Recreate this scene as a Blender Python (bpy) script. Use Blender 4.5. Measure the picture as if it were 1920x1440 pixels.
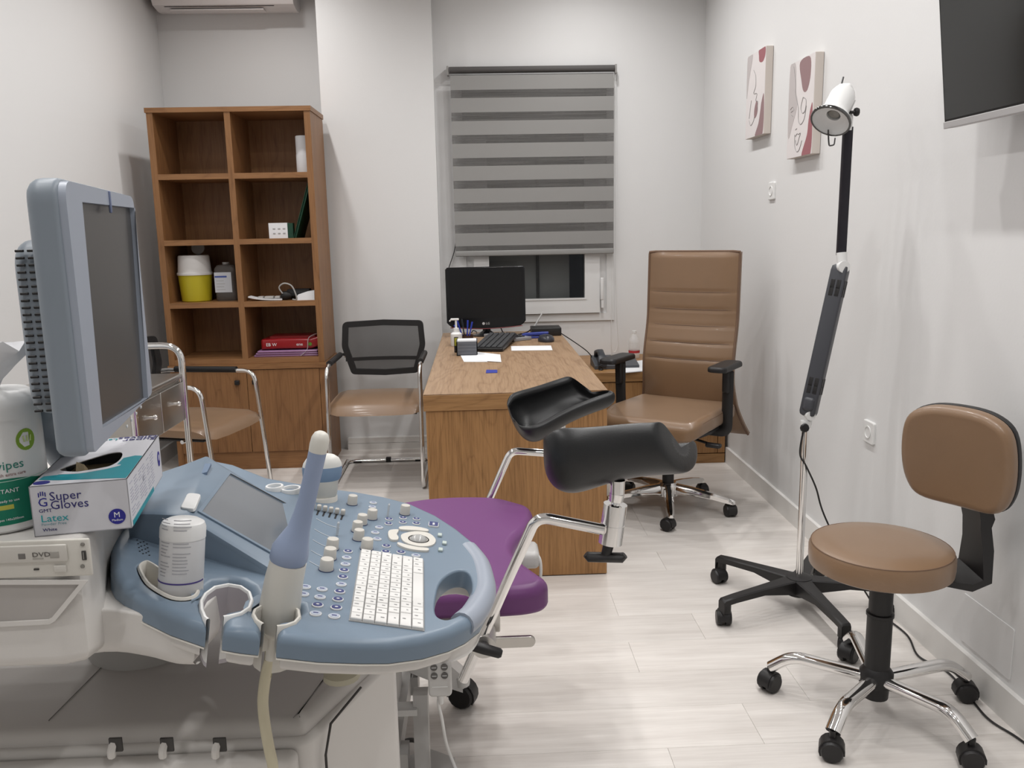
import bpy, bmesh, math, random
from mathutils import Vector as V, Matrix as M
from mathutils.geometry import tessellate_polygon
from math import sin, cos, pi, radians as R
random.seed(7)
for o in list(bpy.data.objects): bpy.data.objects.remove(o)
scene = bpy.context.scene
COL = scene.collection

# ------------------------------------------------------------------ camera
FPX, PITCH, YAW, ROLL, CAMH = 1580.46, R(10.3128), R(2.1948), R(-1.131), 1.3552
FW = V((sin(YAW)*cos(PITCH), cos(YAW)*cos(PITCH), -sin(PITCH)))
_r = V((cos(YAW), -sin(YAW), 0)); _u = _r.cross(FW)
RT = _r*cos(ROLL) + _u*sin(ROLL); UP = -_r*sin(ROLL) + _u*cos(ROLL)
CAMP = V((0, 0, CAMH))
cd = bpy.data.cameras.new('camera'); cam = bpy.data.objects.new('camera', cd); COL.objects.link(cam)
cam.matrix_world = M(((RT.x, UP.x, -FW.x, 0), (RT.y, UP.y, -FW.y, 0), (RT.z, UP.z, -FW.z, CAMH), (0, 0, 0, 1)))
cd.sensor_fit = 'HORIZONTAL'; cd.sensor_width = 36; cd.lens = 36*FPX/1920; cd.clip_start = .02
scene.camera = cam

# ------------------------------------------------------------------ world, lights, exposure
w = bpy.data.worlds.new('night'); scene.world = w; w.use_nodes = True
w.node_tree.nodes['Background'].inputs[0].default_value = (.55, .6, .7, 1)
w.node_tree.nodes['Background'].inputs[1].default_value = .02
CEIL = 3.0
LIGHTS = [(.66, y) for y in (.05, .75, 1.43, 2.13, 2.82, 3.52, 4.22, 4.75)]+[(-1.12, y) for y in (.05, .75, 1.43, 2.13, 2.82, 3.52, 4.22, 4.8)]
LIGHT_W = 6.6
for lx, ly in LIGHTS:
        ld = bpy.data.lights.new('downlight_lamp', 'AREA'); ld.shape = 'DISK'; ld.size = .09
        ld.energy = LIGHT_W*(1 if lx > 0 else .9); ld.color = (1.0, .985, .97); ld.spread = R(153)
        lo = bpy.data.objects.new('downlight_lamp', ld); COL.objects.link(lo); lo.location = (lx, ly, CEIL-.012)
vs = scene.view_settings
vs.view_transform = 'Standard'; vs.look = 'None'; vs.gamma = 1; vs.use_curve_mapping = False
vs.exposure = 0.0
scene.cycles.max_bounces = 6; scene.cycles.diffuse_bounces = 3; scene.cycles.glossy_bounces = 3; scene.cycles.use_adaptive_sampling = True; scene.cycles.adaptive_threshold = .03
scene.cycles.transparent_max_bounces = 8; scene.cycles.sample_clamp_indirect = 6
scene.cycles.caustics_reflective = False; scene.cycles.caustics_refractive = False

# ------------------------------------------------------------------ from photo positions to room positions
def ray(x, y): return FW*FPX + RT*(x-960) + UP*(720-y)
def lift(x, y, n, d):                 # where the sight line meets the plane n.p = d
    q = ray(x, y); n = V(n); return CAMP + q*((d-n.dot(CAMP))/n.dot(q))
def pz(x, y, z): return lift(x, y, (0, 0, 1), z)
def py(x, y, v): return lift(x, y, (0, 1, 0), v)
def px(x, y, v): return lift(x, y, (1, 0, 0), v)

# ------------------------------------------------------------------ materials
def lin(c): return tuple((v/12.92 if v <= .04045 else ((v+.055)/1.055)**2.4) for v in c)
MATS = {}
def mat(name, col, rough=.5, metal=0, spec=.5, bump=0, bscale=60, coat=0, var=0, vscale=3, trans=0, alpha=1, emit=0, ior=1.45, sheen=0):
    if name in MATS: return MATS[name]
    m = bpy.data.materials.new(name); m.use_nodes = True; nt = m.node_tree; b = nt.nodes['Principled BSDF']
    b.inputs['Base Color'].default_value = (*col, 1); b.inputs['Roughness'].default_value = rough
    b.inputs['Metallic'].default_value = metal; b.inputs['Specular IOR Level'].default_value = spec
    b.inputs['IOR'].default_value = ior
    if coat: b.inputs['Coat Weight'].default_value = coat; b.inputs['Coat Roughness'].default_value = .12
    if trans: b.inputs['Transmission Weight'].default_value = trans
    if sheen: b.inputs['Sheen Weight'].default_value = sheen
    b.inputs['Alpha'].default_value = alpha
    if emit: b.inputs['Emission Color'].default_value = (*col, 1); b.inputs['Emission Strength'].default_value = emit
    tc = None
    if bump or var:
        tc = nt.nodes.new('ShaderNodeTexCoord')
    if bump:
        n = nt.nodes.new('ShaderNodeTexNoise'); n.inputs['Scale'].default_value = bscale; n.inputs['Detail'].default_value = 4
        nt.links.new(tc.outputs['Object'], n.inputs['Vector'])
        bp = nt.nodes.new('ShaderNodeBump'); bp.inputs['Strength'].default_value = bump; bp.inputs['Distance'].default_value = .002
        nt.links.new(n.outputs['Fac'], bp.inputs['Height']); nt.links.new(bp.outputs['Normal'], b.inputs['Normal'])
    if var:
        n = nt.nodes.new('ShaderNodeTexNoise'); n.inputs['Scale'].default_value = vscale; n.inputs['Detail'].default_value = 5
        nt.links.new(tc.outputs['Object'], n.inputs['Vector'])
        rp = nt.nodes.new('ShaderNodeValToRGB'); e = rp.color_ramp.elements
        e[0].position, e[1].position = .3, .7
        e[0].color = (*[c*(1-var) for c in col], 1); e[1].color = (*[min(1, c*(1+var)) for c in col], 1)
        nt.links.new(n.outputs['Fac'], rp.inputs['Fac']); nt.links.new(rp.outputs['Color'], b.inputs['Base Color'])
    MATS[name] = m; return m

def wood(name, dark, light, axis, band=9, rough=.42, dist=3.2, fine=.5):
    """oak veneer: cathedral bands running along one axis (0 x, 1 y, 2 z) with fine pores"""
    m = bpy.data.materials.new(name); m.use_nodes = True; nt = m.node_tree; b = nt.nodes['Principled BSDF']; L = nt.links.new
    tc = nt.nodes.new('ShaderNodeTexCoord')
    def mp(s):
        k = nt.nodes.new('ShaderNodeMapping'); k.inputs['Scale'].default_value = s; L(tc.outputs['Object'], k.inputs['Vector']); return k
    along = lambda a, c: tuple(a if i == axis else c for i in range(3))
    n1 = nt.nodes.new('ShaderNodeTexNoise'); n1.inputs['Scale'].default_value = 1; n1.inputs['Detail'].default_value = 3; n1.inputs['Distortion'].default_value = .4
    L(mp(along(.9, 5.5)).outputs[0], n1.inputs['Vector'])
    mul = nt.nodes.new('ShaderNodeMath'); mul.operation = 'MULTIPLY'; mul.inputs[1].default_value = band; L(n1.outputs['Fac'], mul.inputs[0])
    fr = nt.nodes.new('ShaderNodeMath'); fr.operation = 'PINGPONG'; fr.inputs[1].default_value = .5; L(mul.outputs[0], fr.inputs[0])
    n2 = nt.nodes.new('ShaderNodeTexNoise'); n2.inputs['Scale'].default_value = 1; n2.inputs['Detail'].default_value = 5; n2.inputs['Roughness'].default_value = .7
    L(mp(along(5, 160)).outputs[0], n2.inputs['Vector'])
    n3 = nt.nodes.new('ShaderNodeTexNoise'); n3.inputs['Scale'].default_value = 1; n3.inputs['Detail'].default_value = 2
    L(mp(along(1.2, 26)).outputs[0], n3.inputs['Vector'])
    r1 = nt.nodes.new('ShaderNodeValToRGB'); e = r1.color_ramp.elements
    e[0].position, e[1].position = 0, .5; e[0].color = (0.12,)*3+(1,); e[1].color = (1,)*3+(1,)
    ee = r1.color_ramp.elements.new(.13); ee.color = (.72,)*3+(1,)
    L(fr.outputs[0], r1.inputs['Fac'])
    r2 = nt.nodes.new('ShaderNodeValToRGB'); e = r2.color_ramp.elements
    e[0].position, e[1].position = .36, .56; e[0].color = (.15,)*3+(1,); e[1].color = (1,)*3+(1,)
    L(n2.outputs['Fac'], r2.inputs['Fac'])
    mx = nt.nodes.new('ShaderNodeMix'); mx.data_type = 'RGBA'; mx.inputs[0].default_value = fine
    L(r1.outputs['Color'], mx.inputs[6]); L(r2.outputs['Color'], mx.inputs[7])
    m2 = nt.nodes.new('ShaderNodeMix'); m2.data_type = 'RGBA'; m2.inputs[0].default_value = .35
    L(mx.outputs[2], m2.inputs[6]); L(n3.outputs['Fac'], m2.inputs[7])
    cr = nt.nodes.new('ShaderNodeValToRGB'); e = cr.color_ramp.elements
    e[0].position, e[1].position = .12, .8; e[0].color = (*dark, 1); e[1].color = (*light, 1)
    L(m2.outputs[2], cr.inputs['Fac']); L(cr.outputs['Color'], b.inputs['Base Color'])
    b.inputs['Roughness'].default_value = rough; b.inputs['Specular IOR Level'].default_value = .35
    bp = nt.nodes.new('ShaderNodeBump'); bp.inputs['Strength'].default_value = .08; bp.inputs['Distance'].default_value = .001
    L(r2.outputs['Color'], bp.inputs['Height']); L(bp.outputs['Normal'], b.inputs['Normal'])
    MATS[name] = m; return m

def plankmat():
    m = bpy.data.materials.new('pale_laminate'); m.use_nodes = True; nt = m.node_tree; b = nt.nodes['Principled BSDF']; L = nt.links.new
    tc = nt.nodes.new('ShaderNodeTexCoord'); oi = nt.nodes.new('ShaderNodeObjectInfo')
    ad = nt.nodes.new('ShaderNodeVectorMath'); ad.operation = 'ADD'
    mm = nt.nodes.new('ShaderNodeVectorMath'); mm.operation = 'SCALE'; mm.inputs['Scale'].default_value = 40
    cx = nt.nodes.new('ShaderNodeCombineXYZ')
    for i in range(3): L(oi.outputs['Random'], cx.inputs[i])
    L(cx.outputs[0], mm.inputs[0]); L(tc.outputs['Object'], ad.inputs[0]); L(mm.outputs[0], ad.inputs[1])
    def nz(sx, sy, det):
        k = nt.nodes.new('ShaderNodeMapping'); k.inputs['Scale'].default_value = (sx, sy, 1); L(ad.outputs[0], k.inputs['Vector'])
        n = nt.nodes.new('ShaderNodeTexNoise'); n.inputs['Scale'].default_value = 1; n.inputs['Detail'].default_value = det; n.inputs['Distortion'].default_value = .6
        L(k.outputs[0], n.inputs['Vector']); return n
    a, c = nz(1.6, 16, 4), nz(6, 110, 5)
    mx = nt.nodes.new('ShaderNodeMix'); mx.data_type = 'RGBA'; mx.inputs[0].default_value = .45
    L(a.outputs['Fac'], mx.inputs[6]); L(c.outputs['Fac'], mx.inputs[7])
    cr = nt.nodes.new('ShaderNodeValToRGB'); e = cr.color_ramp.elements
    e[0].position, e[1].position = .3, .66; e[0].color = (.66, .615, .575, 1); e[1].color = (.83, .79, .75, 1)
    L(mx.outputs[2], cr.inputs['Fac'])
    hv = nt.nodes.new('ShaderNodeHueSaturation'); mr = nt.nodes.new('ShaderNodeMapRange')
    mr.inputs['To Min'].default_value = .95; mr.inputs['To Max'].default_value = 1.05
    L(oi.outputs['Random'], mr.inputs['Value']); L(mr.outputs[0], hv.inputs['Value']); L(cr.outputs['Color'], hv.inputs['Color'])
    L(hv.outputs['Color'], b.inputs['Base Color'])
    b.inputs['Roughness'].default_value = .34; b.inputs['Specular IOR Level'].default_value = .45
    bp = nt.nodes.new('ShaderNodeBump'); bp.inputs['Strength'].default_value = .06; bp.inputs['Distance'].default_value = .001
    L(c.outputs['Fac'], bp.inputs['Height']); L(bp.outputs['Normal'], b.inputs['Normal'])
    return m

wall_m = mat('wall_paint', (.77, .768, .765), .62, bump=.12, bscale=90)
ceil_m = mat('ceiling_paint', (.84, .835, .825), .7)
base_m = mat('baseboard_paint', (.80, .785, .76), .38)
oak_y = wood('oak_along_y', (.20, .115, .062), (.385, .255, .155), 1, band=11)
oak_z = wood('oak_along_z', (.15, .072, .026), (.37, .195, .078), 2, band=12, fine=.62)
oak_x = wood('oak_along_x', (.165, .08, .03), (.365, .20, .082), 0, band=10, fine=.55)
wal_z = wood('case_wood_z', (.15, .068, .028), (.30, .148, .062), 2, band=9, fine=.55)
wal_x = wood('case_wood_x', (.165, .075, .03), (.32, .16, .068), 0, band=9, fine=.55)
plank_m = plankmat()
chrome = mat('chrome', (.86, .85, .84), .07, 1)
steel = mat('brushed_steel', (.55, .53, .50), .28, 1, bump=.05, bscale=200)
steel_dull = mat('dull_steel', (.62, .60, .57), .38, .75)
tan = mat('tan_leatherette', (.222, .130, .068), .40, bump=.10, bscale=350, var=.05, vscale=6, spec=.75, coat=.15, sheen=.16)
tan_d = mat('tan_seam', (.16, .095, .06), .55)
purple = mat('purple_vinyl', (.165, .052, .18), .42, bump=.06, bscale=300, spec=.45)
blackl = mat('black_vinyl', (.010, .0105, .0115), .40, bump=.10, bscale=260, spec=.55)
blackp = mat('black_plastic', (.014, .013, .0135), .45, bump=.05, bscale=300)
blackg = mat('black_gloss', (.006, .006, .007), .12)
black_soft = mat('black_matte', (.012, .012, .013), .7)
greyp = mat('dark_grey_plastic', (.055, .057, .066), .42)
white = mat('white_plastic', (.80, .80, .79), .35)
white2 = mat('white_satin', (.74, .735, .72), .42)
paper = mat('white_paper', (.84, .85, .87), .75)
ivory = mat('ivory_plastic', (.66, .635, .58), .42, bump=.04, bscale=400)
shell = mat('machine_shell', (.69, .665, .635), .45, bump=.05, bscale=500)
shell_d = mat('machine_shell_dark', (.05, .047, .044), .6)  # near-black colour for slots, groove, port and indicator
bluep = mat('blue_grey_plastic', (.175, .232, .298), .36, bump=.03, bscale=500, spec=.5)
blued = mat('deep_blue_grey_plastic', (.135, .195, .29), .40)
greyblue = mat('pale_blue_grey_plastic', (.33, .365, .43), .38)
mong = mat('monitor_side_grey', (.225, .26, .30), .42)
frame_w = mat('window_frame_white', (.78, .78, .775), .3)
fab_g = mat('blind_grey_fabric', (.30, .295, .287), .8, bump=.2, bscale=500)

# ------------------------------------------------------------------ building helpers
WM = {}
def link(o, parent=None, m=None):
    COL.objects.link(o)
    if parent is not None: o.parent = parent; WM[o.name] = WM.get(parent.name, M())
    return o
def tag(o, label=None, cat=None, group=None, kind=None):
    if label: o['label'] = label
    if cat: o['category'] = cat
    if group: o['group'] = group
    if kind: o['kind'] = kind
    return o
def root(name, label, cat, loc=(0, 0, 0), rz=0, group=None):
    o = bpy.data.objects.new(name, None); COL.objects.link(o); o.empty_display_size = .05
    o.location = loc; o.rotation_euler = (0, 0, rz)
    WM[o.name] = M.Translation(V(loc)) @ M.Rotation(rz, 4, 'Z')
    return tag(o, label, cat, group)
def copy_tree(o, parent=None):
    c = o.copy(); COL.objects.link(c); c.parent = parent
    for ch in list(o.children): copy_tree(ch, c)
    return c

def fillet(pts, rad, seg=6, closed=False):
    pts = [V(p) for p in pts]; out = []; n = len(pts)
    rads = rad if isinstance(rad, (list, tuple)) else [rad]*n
    for i, p in enumerate(pts):
        if (i in (0, n-1) and not closed) or rads[i] <= 0: out.append(p.copy()); continue
        a = (pts[i-1]-p); b = (pts[(i+1) % n]-p); la, lb = a.length, b.length; a.normalize(); b.normalize()
        ang = a.angle(b, pi)
        if ang > pi-.03: out.append(p.copy()); continue
        t = min(rads[i]/math.tan(ang/2), la*.49, lb*.49)
        s, e = p+a*t, p+b*t
        for k in range(seg+1):
            u = k/seg; out.append(s*(1-u)**2 + p*2*u*(1-u) + e*u*u)
    return out
def spline(pts, n=8, closed=False):
    pts = [V(p) for p in pts]; out = []; m = len(pts)
    rng = range(m) if closed else range(m-1)
    for i in rng:
        g = lambda k: pts[k % m] if closed else pts[max(0, min(m-1, k))]
        p0, p1, p2, p3 = g(i-1), g(i), g(i+1), g(i+2)
        for k in range(n):
            t = k/n
            out.append(.5*((2*p1)+(p2-p0)*t+(2*p0-5*p1+4*p2-p3)*t*t+(3*p1-p0-3*p2+p3)*t**3))
    if not closed: out.append(pts[-1].copy())
    return out
def offset2(poly, d):
    """move a closed 2-D outline (counter-clockwise) inwards by d"""
    n = len(poly); out = []
    for i in range(n):
        a, p, b = V(poly[i-1]), V(poly[i]), V(poly[(i+1) % n])
        e1, e2 = (p-a), (b-p)
        if e1.length < 1e-9: e1 = e2
        if e2.length < 1e-9: e2 = e1
        n1 = V((-e1.y, e1.x)).normalized(); n2 = V((-e2.y, e2.x)).normalized()
        q = n1+n2
        if q.length < 1e-6: out.append(p+n1*d); continue
        q.normalize(); out.append(p+q*(d/max(.45, q.dot(n1))))
    return out
def area2(poly): return .5*sum(poly[i-1][0]*poly[i][1]-poly[i][0]*poly[i-1][1] for i in range(len(poly)))
def ccw(poly):
    poly = [V((p[0], p[1])) for p in poly]
    return poly if area2(poly) > 0 else poly[::-1]
def rrect(x0, x1, y0, y1, r, seg=5):
    r = min(r, (x1-x0)/2-1e-5, (y1-y0)/2-1e-5); out = []
    for cx, cy, a0 in ((x1-r, y0+r, -pi/2), (x1-r, y1-r, 0), (x0+r, y1-r, pi/2), (x0+r, y0+r, pi)):
        for k in range(seg+1): a = a0+k/seg*pi/2; out.append((cx+r*cos(a), cy+r*sin(a)))
    return out
def ell(cx, cy, rx, ry, n=24, a0=0): return [(cx+rx*cos(a0+2*pi*k/n), cy+ry*sin(a0+2*pi*k/n)) for k in range(n)]
def frame_m(o, xd, yd):
    """matrix that puts local x along xd, local y near yd, origin at o"""
    x = V(xd).normalized(); z = x.cross(V(yd)).normalized(); y = z.cross(x)
    return M(((x.x, y.x, z.x, o[0]), (x.y, y.y, z.y, o[1]), (x.z, y.z, z.z, o[2]), (0, 0, 0, 1)))
def T(x, y, z): return M.Translation(V((x, y, z)))
def RZ(a): return M.Rotation(a, 4, 'Z')
def RX(a): return M.Rotation(a, 4, 'X')
def RY(a): return M.Rotation(a, 4, 'Y')

class G:
    def __init__(s): s.b = bmesh.new(); s.wn = False
    def loft(s, rings, caps=True, closed=True, m=None):
        m = m or M(); R_ = [[s.b.verts.new(m @ V(p)) for p in ring] for ring in rings]
        n = len(R_[0])
        for a, b in zip(R_, R_[1:]):
            for i in range(n if closed else n-1):
                j = (i+1) % n
                try: s.b.faces.new((a[i], a[j], b[j], b[i]))
                except ValueError: pass
        if caps:
            for r_, f in ((R_[0], True), (R_[-1], False)):
                try: s.b.faces.new(r_[::-1] if f else r_)
                except ValueError: pass
        return s
    def box(s, c, size, m=None):
        x, y, z = [v/2 for v in size]; c = V(c); m = m or M()
        r = lambda zz: [c+V((-x, -y, zz)), c+V((x, -y, zz)), c+V((x, y, zz)), c+V((-x, y, zz))]
        return s.loft([r(-z), r(z)], m=m)
    def span(s, a, b, m=None):
        a, b = V(a), V(b); return s.box((a+b)/2, [abs(v) for v in (b-a)], m)
    def rbox(s, c, size, r=.005, m=None, seg=3):
        """box with every edge rounded"""
        x, y, z = [v/2 for v in size]; r = min(r, x*.99, y*.99, z*.99); c = V(c); rings = []
        k = [pi/2*i/seg for i in range(seg+1)]
        base = lambda d, zz: [(c.x+p[0], c.y+p[1], c.z+zz) for p in rrect(-x+d, x-d, -y+d, y-d, max(r-d, 1e-4), seg)]
        for a in k: rings.append(base(r*(1-sin(a)), -z+r*(1-cos(a))))
        for a in k[::-1]: rings.append(base(r*(1-sin(a)), z-r*(1-cos(a))))
        return s.loft(rings, m=m)
    def cyl(s, a, b, r, r2=None, n=16, caps=True):
        a, b = V(a), V(b); r2 = r if r2 is None else r2; d = (b-a).normalized()
        e = V((0, 0, 1)) if abs(d.z) < .9 else V((1, 0, 0)); x = d.cross(e).normalized(); y = d.cross(x)
        ring = lambda c, q: [c+x*q*cos(2*pi*k/n)+y*q*sin(2*pi*k/n) for k in range(n)]
        return s.loft([ring(a, r), ring(b, r2)], caps)
    def lathe(s, prof, m=None, n=20, caps=True):
        return s.loft([[(r*cos(2*pi*k/n), r*sin(2*pi*k/n), z) for k in range(n)] for r, z in prof], caps, m=m)
    def tube(s, pts, r, n=10, closed=False, caps=True, sx=1, sy=1, up=None):
        pts = [V(p) for p in pts]; q = [pts[0]]
        for p in pts[1:]:
            if (p-q[-1]).length > 1e-6: q.append(p)
        pts = q; m_ = len(pts); rs = r if isinstance(r, (list, tuple)) else [r]*m_
        if len(rs) != m_: rs = [rs[0]+(rs[-1]-rs[0])*i/(m_-1) for i in range(m_)]
        tan_ = []
        for i in range(m_):
            if closed: d = pts[(i+1) % m_]-pts[i-1]
            else: d = pts[min(i+1, m_-1)]-pts[max(i-1, 0)]
            tan_.append(d.normalized())
        e = V(up) if up else (V((0, 0, 1)) if abs(tan_[0].z) < .9 else V((1, 0, 0)))
        x = tan_[0].cross(e).normalized(); rings = []
        for p, t, q in zip(pts, tan_, rs):
            x = (x-t*x.dot(t)); x = x.normalized() if x.length > 1e-6 else t.orthogonal().normalized(); y = t.cross(x)
            rings.append([p+x*q*sx*cos(2*pi*k/n)+y*q*sy*sin(2*pi*k/n) for k in range(n)])
        if closed: rings.append(rings[0]); caps = False
        return s.loft(rings, caps)
    def sphere(s, c, r, m=None, n=14, sc=(1, 1, 1)):
        c = V(c); k = n//2
        prof = [[(c.x+r*sc[0]*sin(pi*i/k)*cos(2*pi*j/n), c.y+r*sc[1]*sin(pi*i/k)*sin(2*pi*j/n), c.z+r*sc[2]*cos(pi*i/k)) for j in range(n)] for i in range(k, -1, -1)]
        prof[0] = [(c.x+(p[0]-c.x)+1e-4*cos(2*pi*j/n), c.y+1e-4*sin(2*pi*j/n), p[2]) for j, p in enumerate(prof[0])]
        prof[-1] = [(c.x+1e-4*cos(2*pi*j/n), c.y+1e-4*sin(2*pi*j/n), p[2]) for j, p in enumerate(prof[-1])]
        return s.loft(prof, True, m=m)
    def prism(s, outline, z0, z1, rt=0, rb=0, holes=(), m=None, seg=4, hole_r=None, zf=None):
        """flat piece with a given outline (and holes), its rims rounded; zf bends the top (x, y -> dz)"""
        m = m or M(); zf = zf or (lambda x, y: 0); s.wn = bool(rt or rb)
        loops = [(ccw(outline), 1)]+[(ccw(h), -1) for h in holes]; tops, bots = [], []
        for poly, sg in loops:
            t_, b_ = (rt, rb) if sg == 1 else ((rt if hole_r is None else hole_r), (rb if hole_r is None else hole_r))
            prof = []
            if b_: prof += [(b_*(1-sin(pi/2*i/seg)), z0+b_*(1-cos(pi/2*i/seg))) for i in range(seg+1)]
            else: prof.append((0, z0))
            if t_: prof += [(t_*(1-cos(pi/2*i/seg)), z1-t_*(1-sin(pi/2*i/seg))) for i in range(seg+1)]
            else: prof.append((0, z1))
            rings = []
            for d, z in prof:
                pl = offset2(poly, d*sg) if d else poly
                rings.append([s.b.verts.new(m @ V((p[0], p[1], z+zf(p[0], p[1])))) for p in pl])
            n = len(poly)
            for a, b in zip(rings, rings[1:]):
                for i in range(n):
                    j = (i+1) % n; f = (a[i], a[j], b[j], b[i])
                    s.b.faces.new(f if sg == 1 else f[::-1])
            bots.append(rings[0]); tops.append(rings[-1])
        for lp, flip in ((tops, False), (bots, True)):
            if not holes:
                s.b.faces.new(lp[0][::-1] if flip else lp[0])
            else:
                mi = m.inverted(); flat = [v for ring in lp for v in ring]
                polys = [[V(((mi @ v.co).x, (mi @ v.co).y, 0)) for v in ring] for ring in lp]
                for t3 in tessellate_polygon(polys):
                    try: s.b.faces.new([flat[k] for k in t3])
                    except ValueError: pass
        return s
    def obj(s, name, mt, parent=None, world=False, ang=38, label=None, kind=None):
        bmesh.ops.recalc_face_normals(s.b, faces=s.b.faces)
        if world and parent is not None: s.b.transform(WM.get(parent.name, M()).inverted())
        me = bpy.data.meshes.new(name); s.b.to_mesh(me); s.b.free()
        for p in me.polygons: p.use_smooth = True
        me.set_sharp_from_angle(angle=R(ang))
        me.materials.append(mt)
        o = bpy.data.objects.new(name, me); link(o, parent)
        if s.wn: o.modifiers.new('even_shading', 'WEIGHTED_NORMAL').keep_sharp = True
        if label: o['label'] = label
        if kind: o['kind'] = kind
        return o

def text(name, body, size, m, mt, parent, world=True, ext=.0002, align='LEFT', bold=0, sx=1, space=1):
    c = bpy.data.curves.new(name, 'FONT'); c.body = body; c.size = size; c.extrude = ext; c.align_x = align; c.offset = bold
    c.resolution_u = 2; c.space_line = space
    tmp = bpy.data.objects.new(name+'_outline', c); COL.objects.link(tmp)
    me = bpy.data.meshes.new_from_object(tmp.evaluated_get(bpy.context.evaluated_depsgraph_get()))
    bpy.data.objects.remove(tmp); bpy.data.curves.remove(c)
    mm = m @ M.Diagonal((sx, 1, 1, 1))
    me.transform((WM.get(parent.name, M()).inverted() @ mm) if world else mm)
    me.materials.clear(); me.materials.append(mt); me.name = name
    o = bpy.data.objects.new(name, me); link(o, parent); return o
def struct(o, **k): o['kind'] = 'structure'; return o
def caster(g_black, p, r=.028, rz=0, drop=0, wide=.05):
    """twin wheel caster standing on the floor at p (x, y): two wheels, hood"""
    m = T(p[0], p[1], 0) @ RZ(rz)
    for sx in (-1, 1):
        x0 = sx*wide*.12; x1 = sx*wide*.5
        prof = [(r*.35, x0), (r*.96, x0), (r, x0+(x1-x0)*.2), (r, x0+(x1-x0)*.7), (r*.86, x1), (r*.3, x1)]
        g_black.lathe(prof if sx > 0 else prof[::-1], m @ T(0, 0, r) @ RY(pi/2), n=16)
    ring = []
    for x in (-wide*.36, wide*.36):
        ring.append([(x, r*1.12*cos(a), r+r*1.16*sin(a)) for a in [R(-10+220*i/10) for i in range(11)]]+[(x, 0, r*.8)])
    g_black.loft(ring, m=m)
    return g_black

# ------------------------------------------------------------------ the room
XL, XR, YB, YW, YC, YF = -1.95, 1.432, 5.65, 5.40, 5.29, -1.7
COLX0, COLX1 = -.905, -.231
fl = G().span((XL-.1, YF-.1, -.06), (XR+.1, YB+.1, -.007)).obj('floor', mat('joint_brown', (.42, .39, .36), .6)); struct(fl)
pw, pl = .195, 1.26
rw = 0; y = YF
while y < YB:
    x = XL - random.choice((.1, .38, .63, .9, 1.1)); 
    while x < XR:
        a, b = max(x, XL), min(x+pl, XR); yb_ = min(y+pw, YB)
        if b-a > .02:
            g = G(); g.prism([(a+.0003, y+.0003), (b-.0003, y+.0003), (b-.0003, yb_-.0003), (a+.0003, yb_-.0003)], -.0068, 0, rt=.0005, seg=1)
            g.obj('plank', plank_m, fl)
        x += pl
    y += pw; rw += 1
struct(G().span((XL-.1, YF-.1, CEIL), (XR+.1, YB+.1, CEIL+.1)).obj('ceiling', ceil_m))
struct(G().span((XR, YF-.1, 0), (XR+.1, YB+.1, CEIL)).obj('wall_right', wall_m))
struct(G().span((XL-.1, YF-.1, 0), (XL, YB+.1, CEIL)).obj('wall_left', wall_m))
struct(G().span((XL, YF-.1, 0), (XR, YF, CEIL)).obj('wall_front', wall_m))
struct(G().span((XL, YB, 0), (COLX0+.01, YB+.1, CEIL)).obj('wall_recess', wall_m))
struct(G().span((COLX0, YC, 0), (COLX1, YB+.1, CEIL)).obj('wall_column', wall_m))
WX0, WX1, WZ0, WZ1 = -.115, .872, .776, 2.275
g = G()
g.span((COLX1-.01, YW, 0), (WX0, YB, CEIL)); g.span((WX1, YW, 0), (XR, YB, CEIL))
g.span((WX0, YW, 0), (WX1, YB, WZ0)); g.span((WX0, YW, WZ1), (WX1, YB, CEIL))
struct(g.obj('wall_window', wall_m))
# baseboards
bb = struct(G().span((XR-.016, YF, 0), (XR, 4.705, .092)).obj('baseboard_right', base_m))
bl = struct(G().span((XL, YF, 0), (XL+.016, YB, .092)).obj('baseboard_left', base_m))
zb = py(700, 821, YC-.04).z
g = G().span((COLX0+.055, YC-.045, 0), (COLX1, YC, zb-.035)); g.span((COLX0+.055, YC-.04, zb-.033), (COLX1, YC, zb))
struct(g.obj('baseboard_column', base_m))
# window
wn = struct(root('window_1', None, None, (.38, YW+.02, WZ0)))
def bars(g, x0, x1, z0, z1, w, y0, y1):
    g.span((x0, y0, z0), (x1, y1, z0+w)); g.span((x0, y0, z1-w), (x1, y1, z1))
    g.span((x0, y0, z0+w), (x0+w, y1, z1-w)); g.span((x1-w, y0, z0+w), (x1, y1, z1-w)); return g
bars(G(), WX0, WX1, WZ0, WZ1, .048, YW-.012, YW+.06).obj('window_frame', frame_w, wn, True)
bars(G(), -.02, .778, .828, 2.03, .094, YW-.03, YW+.04).obj('sash', frame_w, wn, True)
bars(G(), .066, .692, .914, 1.944, .010, YW-.034, YW-.03).obj('glazing_bead', frame_w, wn, True)
G().span((WX0+.048, YW, 2.03), (WX1-.048, YW+.05, 2.23)).obj('transom_panel', mat('transom_dark', (.05, .047, .045), .6), wn, True)  # plain dark panel across the top of the window opening
G().span((WX0+.048, YW+.0, .82), (-.02, YW+.05, 2.03)).obj('side_panel', frame_w, wn, True)
G().span((.778, YW+.0, .82), (WX1-.048, YW+.05, 2.03)).obj('side_panel', frame_w, wn, True)
G().span((.07, YW+.008, .918), (.688, YW+.014, 1.94)).obj('pane', mat('night_glass', (.01, .011, .012), .03, alpha=.3), wn, True)
g = G().span((.785, YW-.05, .86), (.80, YW-.012, .94)); g.rbox((.79, YW-.045, .98), (.02, .016, .14), .005)
g.obj('handle', frame_w, wn, True)
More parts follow.
